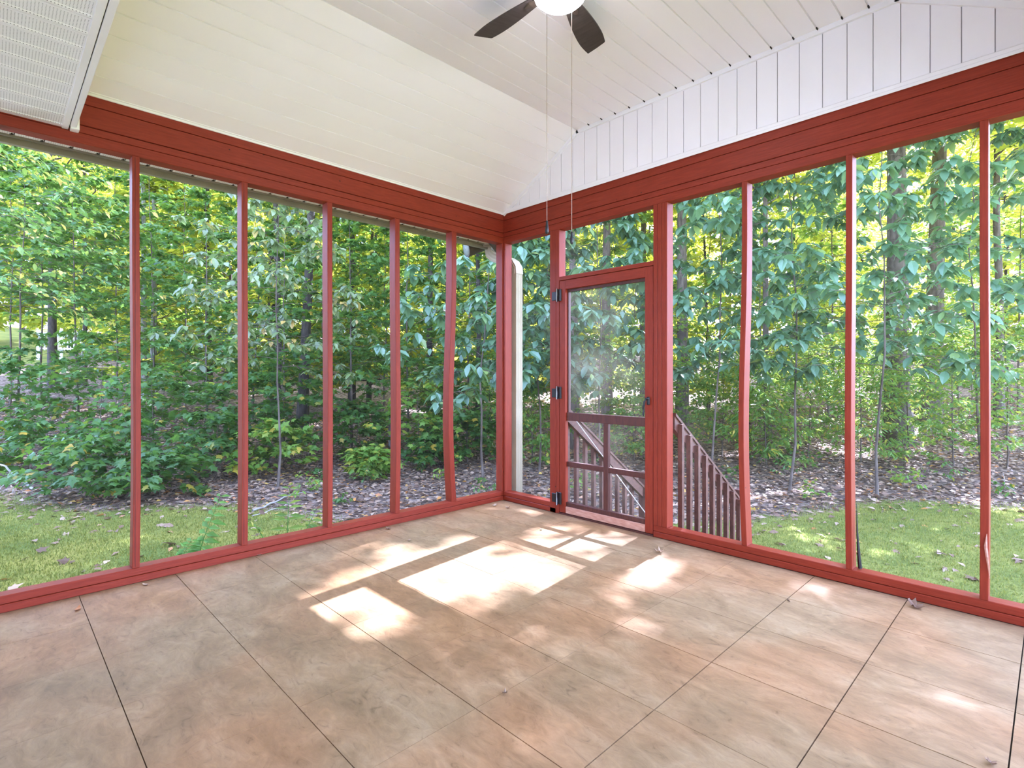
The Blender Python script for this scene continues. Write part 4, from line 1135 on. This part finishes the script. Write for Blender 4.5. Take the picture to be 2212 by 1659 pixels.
fx_ = CX0 + (ii + rng.uniform(0, 1, len(ii))) * CS; fy_ = CY0 + (jj + rng.uniform(0, 1, len(jj))) * CS
zz_ = rng.uniform(7.5, 13.0, len(ii))
fill = np.stack([fx_, fy_, np.zeros(len(ii))], 1) + (zz_ / TO_SUN[2])[:, None] * TO_SUN
cand_k = [k for k, t_ in enumerate(TALL) if t_[0] > 1200]
dist = np.stack([np.hypot(fill[:, 0] - feet[k][0], fill[:, 1] - feet[k][1]) for k in cand_k], 1)
own = np.array(cand_k)[dist.argmin(1)]
for k in cand_k:
    m = own == k
    n_ = int(m.sum())
    if not n_: continue
    g = tall_g[k]
    a_ = rng.uniform(0, 6.28, n_)
    g['P'] = np.concatenate([g['P'], fill[m] - feet[k]])
    g['D'] = np.concatenate([g['D'], np.stack([np.cos(a_), np.sin(a_), rng.normal(-0.3, 0.3, n_)], 1)])
    g['N'] = np.concatenate([g['N'], np.array([0, 0, 1.0]) + rng.normal(0, 0.5, (n_, 3))])
    g['S'] = np.concatenate([g['S'], 0.27 * rng.uniform(0.75, 1.2, n_)])
    g['T'] = np.concatenate([g['T'], rng.uniform(0, 0.999, n_)])
print('crown fill leaves', len(ii))
for k, (u, d, r, h, lean, bk, c0) in enumerate(TALL):
    plant('tall_tree', 'tall tree with a %s trunk' % ('pale grey' if bk == 'bark_pale' else ('stout ridged brown' if r > 0.2 else ('brown' if bk == 'bark' else 'dark'))), 'tree', 'tall trees of the wood', u, d, tall_g[k], 'small', 'canopy', bk, sides=12, brsides=5, cull=u > 500)

# ---- background trees: five kinds, copied
protos = []
for k in range(5):
    g = grow(12.5 + k, 0.05, 3.0, 66, 9, 15, 0.32, 0.10, up=0.40, flat=0.55, droop=0.15, top=0.5, twl=0.36, wob=0.02)
    protos.append((wood_mesh('trunk', [(g['trunk'][0], g['trunk'][1], 7)], M['bark_dark']), wood_mesh('branches', [(p, r, 3) for p, r in g['branches']], M['bark_dark']),
                   leaf_mesh('foliage', 'small', g['P'], g['D'], g['N'], g['S'], g['T'], M['canopy'])))
cnt = 0
for ring, (d0, d1, step, sc) in enumerate(((19, 24, 150, 0.85), (26, 32, 120, 1.05), (36, 42, 100, 1.30), (50, 58, 90, 1.7))):
    for u in np.arange(-120, 2420, step):
        uu = u + rng.uniform(-0.35, 0.35) * step; d = rng.uniform(d0, d1)
        x, y = at(uu, d)
        if x > 12 or (uu < 190 and d < 34) or (uu > 1350 and ring >= 1 and rng.uniform() < (0.62 if uu > 1900 else 0.42)): continue
        tm, bm_, lm = protos[cnt % 5]; cnt += 1
        root = empty('forest_tree', (x, y, float(ground_z(x, y)) - 0.05), rz=rng.uniform(0, 6.28))
        s = sc * rng.uniform(0.85, 1.15); root.scale = (s, s, s)
        for nm, me in (('trunk', tm), ('branches', bm_), ('foliage', lm)):
            o = bpy.data.objects.new(nm, me); link(o, root)
            if nm == 'foliage': o['kind'] = 'stuff'
        PENDING.append((root, 'leafy tree deep in the wood', 'tree', 'background trees', uu, d))

# ------------------------------------------------------------------ small ground plants
for k in range(46):
    u = rng.uniform(20, 2190); d = rng.uniform(8.2, 13.0)
    x, y = at(u, d)
    if float(wood_amount(x, y)) < 0.45: continue
    h = rng.uniform(0.16, 0.42)
    g = grow(h, 0.3, h * 0.7, 6, 3, 3, 0.075, 0.005, up=0.5, flat=0.35, droop=0.1, top=0.9, twl=0.5)
    plant('seedling', 'small leafy seedling in the leaf litter', 'plant', 'seedlings in the leaf litter', u, d, g, 'maple' if k % 2 else 'ovate', 'maple_light' if k % 3 == 0 else 'maple', 'twig', nleafobj=8, sides=4, brsides=3)

def frond_plant(xy, stems, name, label, cat, mat, leaf_len, tmpl, n=16, wide=1.0):
    x, y = xy; z = float(ground_z(x, y))
    root = empty(name, (x, y, z)); tag(root, label, cat)
    me = leaf_data(tmpl, mat)
    for pts in stems:
        pts = np.array(pts, float)
        uu = np.linspace(0, 1, len(pts))
        fine = np.stack([np.interp(np.linspace(0, 1, 24), uu, pts[:, i]) for i in range(3)], 1)
        for _ in range(3): fine[1:-1] = (fine[:-2] + 2 * fine[1:-1] + fine[2:]) / 4
        st = bpy.data.objects.new('stem', wood_mesh('stem', [(fine, np.linspace(0.006, 0.002, 24), 5)], M['fern'])); link(st, root)
        for k in range(n):
            t = 0.18 + 0.82 * k / (n - 1)
            i = int(t * 23); p = fine[i]; tg = unit((fine[min(23, i + 1)] - fine[max(0, i - 1)])[None])[0]
            sd = unit(np.cross(tg, [0, 0, 1.0])[None])[0]
            L = leaf_len * (0.55 + 0.65 * math.sin(math.pi * min(1, t * 0.9 + 0.08)))
            for s in (-1, 1):
                dr = sd * s * wide + tg * 0.45 + np.array([0, 0, -0.35]) + rng.normal(0, 0.10, 3)
                X, Y, Z = leaf_basis(dr[None], (np.cross(sd, tg) * 1.0 + np.array([0, 0, 0.8]))[None])
                X, Y, Z = X[0] * L, Y[0] * L, Z[0] * L
                o = bpy.data.objects.new('leaflet', me)
                o.matrix_local = Matrix(((X[0], Y[0], Z[0], p[0]), (X[1], Y[1], Z[1], p[1]), (X[2], Y[2], Z[2], p[2]), (0, 0, 0, 1)))
                link(o, root)
    return root
# feathery frond standing just outside the second bay, and a leafy stalk outside the third
frond_plant((-0.55, -2.56), [[(0, 0, 0), (0.02, 0.03, 0.45), (0.02, 0.09, 0.80), (0.0, 0.22, 1.12)], [(0, 0, 0), (-0.05, -0.06, 0.45), (-0.08, -0.04, 0.66), (-0.12, 0.06, 0.80)]], 'fern_plant', 'bright green feathery fern just outside the second left bay', 'fern', 'fern', 0.17, 'lance', 26)
frond_plant((-0.9, -1.72), [[(0, 0, 0), (-0.05, 0.02, 0.45), (-0.1, 0.05, 0.75), (-0.14, 0.08, 1.00)], [(0, 0, 0), (0.0, 0.10, 0.45), (0.02, 0.18, 0.68), (0.0, 0.26, 0.80)], [(0, 0, 0), (-0.1, -0.10, 0.45), (-0.12, -0.18, 0.68), (-0.1, -0.26, 0.78)]], 'leafy_stalk', 'leafy green stalks just outside the third left bay', 'plant', 'shrub', 0.14, 'lance', 13)

# ------------------------------------------------------------------ leaf litter, grass, fallen sticks
def scatter(n, dmin, dmax, u0=-80, u1=2300):
    d = np.sqrt(rng.uniform(dmin ** 2, dmax ** 2, n)); u = rng.uniform(u0, u1, n)
    p = CAM[None] + np.outer(d, FWD) + np.outer((u - W / 2) / FPX * d, RGT)
    return p[:, 0], p[:, 1]
def outside(x, y):
    return ~((x > -0.6) & (x < 4.7) & (y < 0.35)) & ~((x > 0.6) & (x < 1.85) & (y < 1.5))
def lying(x, y, smin, smax):
    n = len(x)
    P = np.stack([x, y, ground_z(x, y) + rng.uniform(0.004, 0.03, n)], 1)
    a_ = rng.uniform(0, 6.28, n)
    D = np.stack([np.cos(a_), np.sin(a_), rng.normal(0, 0.18, n)], 1)
    Nn = np.array([0, 0, 1.0]) + rng.normal(0, 0.38, (n, 3))
    return P, D, Nn, rng.uniform(smin, smax, n)
x, y = scatter(60000, 5.0, 19.0)
w_ = wood_amount(x, y)
patch = 0.5 + 0.5 * np.sin(x * 1.7 + 2 * np.sin(y * 0.9)) * np.cos(y * 1.3 + x * 0.4)
k_ = (rng.uniform(0, 1, len(x)) < np.clip(w_ * 1.25, 0, 1) ** 1.3 + 0.018 + 0.05 * patch ** 4) & outside(x, y)
x, y = x[k_], y[k_]
P, D, Nn, S = lying(x, y, 0.06, 0.14)
lit = bpy.data.objects.new('leaf_litter', leaf_mesh('leaf_litter', 'ovate4', P, D, Nn, S, rng.uniform(0, 0.999, len(P)), M['litter']))
link(lit); tag(lit, 'carpet of dry brown fallen leaves under the trees', 'leaf litter', kind='stuff')
# the larger single leaves lying about
x, y = scatter(1500, 4.8, 9.5); k_ = outside(x, y); x, y = x[k_][:240], y[k_][:240]
P, D, Nn, S = lying(x, y, 0.09, 0.16)
X, Y, Z = leaf_basis(D, Nn)
for i in range(len(P)):
    o = bpy.data.objects.new('fallen_leaf', leaf_data(('maple', 'ovate')[i % 2], 'litter'))
    s = S[i]
    o.matrix_local = Matrix(((X[i][0] * s, Y[i][0] * s, Z[i][0] * s, P[i][0]), (X[i][1] * s, Y[i][1] * s, Z[i][1] * s, P[i][1]), (X[i][2] * s, Y[i][2] * s, Z[i][2] * s, P[i][2]), (0, 0, 0, 1)))
    link(o); u_, v_, d_ = project(P[i][None])
    PENDING.append((o, 'dry %s fallen leaf on the %s' % (('lobed', 'oval')[i % 2], 'leaf litter' if wood_amount(P[i][0], P[i][1]) > 0.5 else 'mossy lawn'), 'leaf', 'single fallen leaves outside', float(u_[0]), float(d_[0])))
# short grass and moss on the lawn
x, y = scatter(150000, 4.2, 9.5)
k_ = (rng.uniform(0, 1, len(x)) > wood_amount(x, y) * 1.5 - 0.1) & outside(x, y)
x, y = x[k_], y[k_]; n = len(x)
P = np.stack([x, y, ground_z(x, y) - 0.004], 1)
a_ = rng.uniform(0, 6.28, n)
D = np.stack([np.cos(a_) * 0.6, np.sin(a_) * 0.6, np.ones(n)], 1); Nn = np.stack([np.cos(a_), np.sin(a_), -0.3 * np.ones(n)], 1)
gr = bpy.data.objects.new('grass', leaf_mesh('grass', 'lance', P, D, Nn, rng.uniform(0.018, 0.045, n), rng.uniform(0, 0.999, n), M['grass']))
link(gr); tag(gr, 'short mossy grass of the lawn outside the porch', 'grass', kind='stuff')

def stick(name, label, pts_list, mat='deadwood'):
    base = np.array(pts_list[0][0][0])
    r = empty(name, base.tolist()); tag(r, label, 'branch')
    for k, (pts, rad) in enumerate(pts_list):
        pts = np.array(pts); t = np.linspace(0, 1, len(pts)); f_ = np.linspace(0, 1, 3 * len(pts))
        p = np.stack([np.interp(f_, t, pts[:, i]) for i in range(3)], 1); p[1:-1] += rng.normal(0, 0.008, (len(p) - 2, 3))
        tube('limb' if k == 0 else 'twig', p, np.linspace(rad, rad * 0.35, len(p)), 6, M[mat], r)
def gp(u, d, h=0.02):
    x, y = at(u, d); return (x, y, float(ground_z(x, y)) + h)
stick('fallen_branch', 'grey forked dead branch arching over the ground at far left', [([gp(70, 9.2, 0.03), gp(38, 9.1, 0.24), gp(8, 9.0, 0.48), gp(-30, 9.0, 0.52)], 0.024), ([gp(38, 9.1, 0.24), gp(20, 9.0, 0.20), gp(-12, 8.9, 0.30)], 0.014), ([gp(22, 9.05, 0.34), gp(12, 9.0, 0.18), gp(-5, 8.9, 0.06)], 0.012), ([gp(48, 9.1, 0.18), gp(30, 9.0, 0.10), gp(22, 8.9, 0.02)], 0.010)])
stick('fallen_branch', 'long thin grey stick lying in the leaf litter outside the third left bay', [([gp(545, 7.9, 0.02), gp(590, 8.3, 0.05), gp(630, 8.7, 0.10), gp(690, 9.0, 0.06)], 0.016), ([gp(545, 7.6, 0.02), gp(600, 8.0, 0.03), gp(625, 8.2, 0.05)], 0.010)])
stick('fallen_branch', 'thin dead stick in the litter outside the last bay on the right', [([gp(2150, 9.6, 0.03), gp(2170, 9.3, 0.05), gp(2195, 8.9, 0.04)], 0.012), ([gp(2170, 9.3, 0.05), gp(2166, 9.5, 0.22)], 0.006)])

# neighbour's white railing far off at the left
fx, fy = at(82, 30); f2x, f2y = at(180, 31)
nr = empty('white_railing', (fx, fy, float(ground_z(fx, fy)))); tag(nr, 'white picket railing far off among the trees at the left', 'railing')
zb_ = float(ground_z(fx, fy)) + 0.55
for k in range(15):
    t = k / 14
    px_, py_ = fx + (f2x - fx) * t, fy + (f2y - fy) * t
    big = k % 7 == 0
    w2 = 0.07 if big else 0.03
    box('post' if big else 'picket', px_ - w2, px_ + w2, py_ - w2, py_ + w2, zb_ - (0.6 if big else 0.0), zb_ + (1.15 if big else 1.0), M['white_rail'], nr)
for zz in (0.05, 0.95):
    v = [(fx, fy - 0.04, zb_ + zz), (fx, fy + 0.04, zb_ + zz), (f2x, f2y + 0.04, zb_ + zz), (f2x, f2y - 0.04, zb_ + zz)]
    v = v + [(a_, b_, c_ + 0.09) for a_, b_, c_ in v]
    mesh_obj('rail', v, [(3, 2, 1, 0), (4, 5, 6, 7), (0, 1, 5, 4), (1, 2, 6, 5), (2, 3, 7, 6), (3, 0, 4, 7)], M['white_rail'], nr)

# ------------------------------------------------------------------ bits blown onto the porch floor
def debris(u, v, size, tmpl, label, curl=0.4):
    # pixel only used once to read the spot off the photograph; the leaf lies on the tiles
    r = FWD * FPX + RGT * (u - W / 2) + np.array([0, 0, HOR - v])
    p = CAM + r * (0.002 - CAM[2]) / r[2]
    tv, tf = TMPL[tmpl]
    a_ = rng.uniform(0, 6.28)
    vv = tv.copy() * size; vv[:, 0] *= 0.9
    rr = np.sqrt(vv[:, 0] ** 2 + (vv[:, 1] - size / 2) ** 2)
    vv[:, 2] = curl * rr ** 2 / size * rng.uniform(0.6, 1.6, len(vv)) + 0.002
    c, s = math.cos(a_), math.sin(a_)
    q = np.stack([p[0] + vv[:, 0] * c - vv[:, 1] * s, p[1] + vv[:, 0] * s + vv[:, 1] * c, vv[:, 2] + 0.0005], 1)
    q2 = q + np.array([0, 0, 0.0015])
    k = len(q)
    f = [tuple(t)[::-1] for t in tf] + [tuple(i + k for i in t) for t in tf]
    o = mesh_obj('dry_leaf', np.concatenate([q, q2]), f, M['litter'])
    tag(o, label, 'leaf', 'dry leaves on the porch floor')
debris(1425, 1197, 0.070, 'maple', 'curled dry leaf on the floor right of the screen door', 1.2)
debris(1966, 1307, 0.080, 'maple', 'curled dry leaf against the right sill by a floor seam', 1.3)
debris(172, 1312, 0.055, 'ovate', 'dry leaf on the floor beside the left sill, leftmost', 0.6)
debris(322, 1264, 0.045, 'ovate', 'dry leaf by the left sill near the first stud', 0.6)
debris(833, 1143, 0.050, 'maple', 'dry leaf at the foot of the left sill below the fourth bay', 0.9)
debris(1072, 1092, 0.050, 'maple', 'dry leaf in the far corner under the left sill', 0.9)
debris(1102, 1098, 0.055, 'ovate', 'dry leaf in the far corner under the right sill', 0.9)
debris(880, 1169, 0.040, 'ovate', 'dry leaf on the floor inward of the fifth left stud', 0.7)
debris(1168, 1143, 0.035, 'ovate', 'tiny dry leaf in front of the screen door hinge', 0.7)
debris(1700, 1294, 0.045, 'lance', 'dark sliver of leaf at a tile corner on the right', 0.2)
debris(2132, 1650, 0.035, 'maple', 'dry leaf at the bottom right of the floor', 1.0)
debris(1090, 1502, 0.030, 'maple', 'dry crumb of leaf in the middle of the floor', 1.0)
debris(565, 1198, 0.030, 'ovate', 'reddish dry leaf at the left sill below the second stud', 0.7)

# ------------------------------------------------------------------ labels that single out each plant by bay and distance
from collections import defaultdict
groups = defaultdict(list)
for r, ph, cat, grp, u, d in PENDING:
    groups[(ph, bay_name(u))].append((d, r, cat, grp))
for (ph, bay), lst in groups.items():
    lst.sort(key=lambda t: t[0])
    for k, (d, r, cat, grp) in enumerate(lst):
        if len(lst) == 1: lab = '%s %s' % (ph, bay)
        else: lab = '%s, %snearest %s' % (ph, ORD[min(k, 15)], bay)
        r['label'] = lab; r['category'] = cat; r['group'] = grp
print('objects', len(bpy.data.objects))
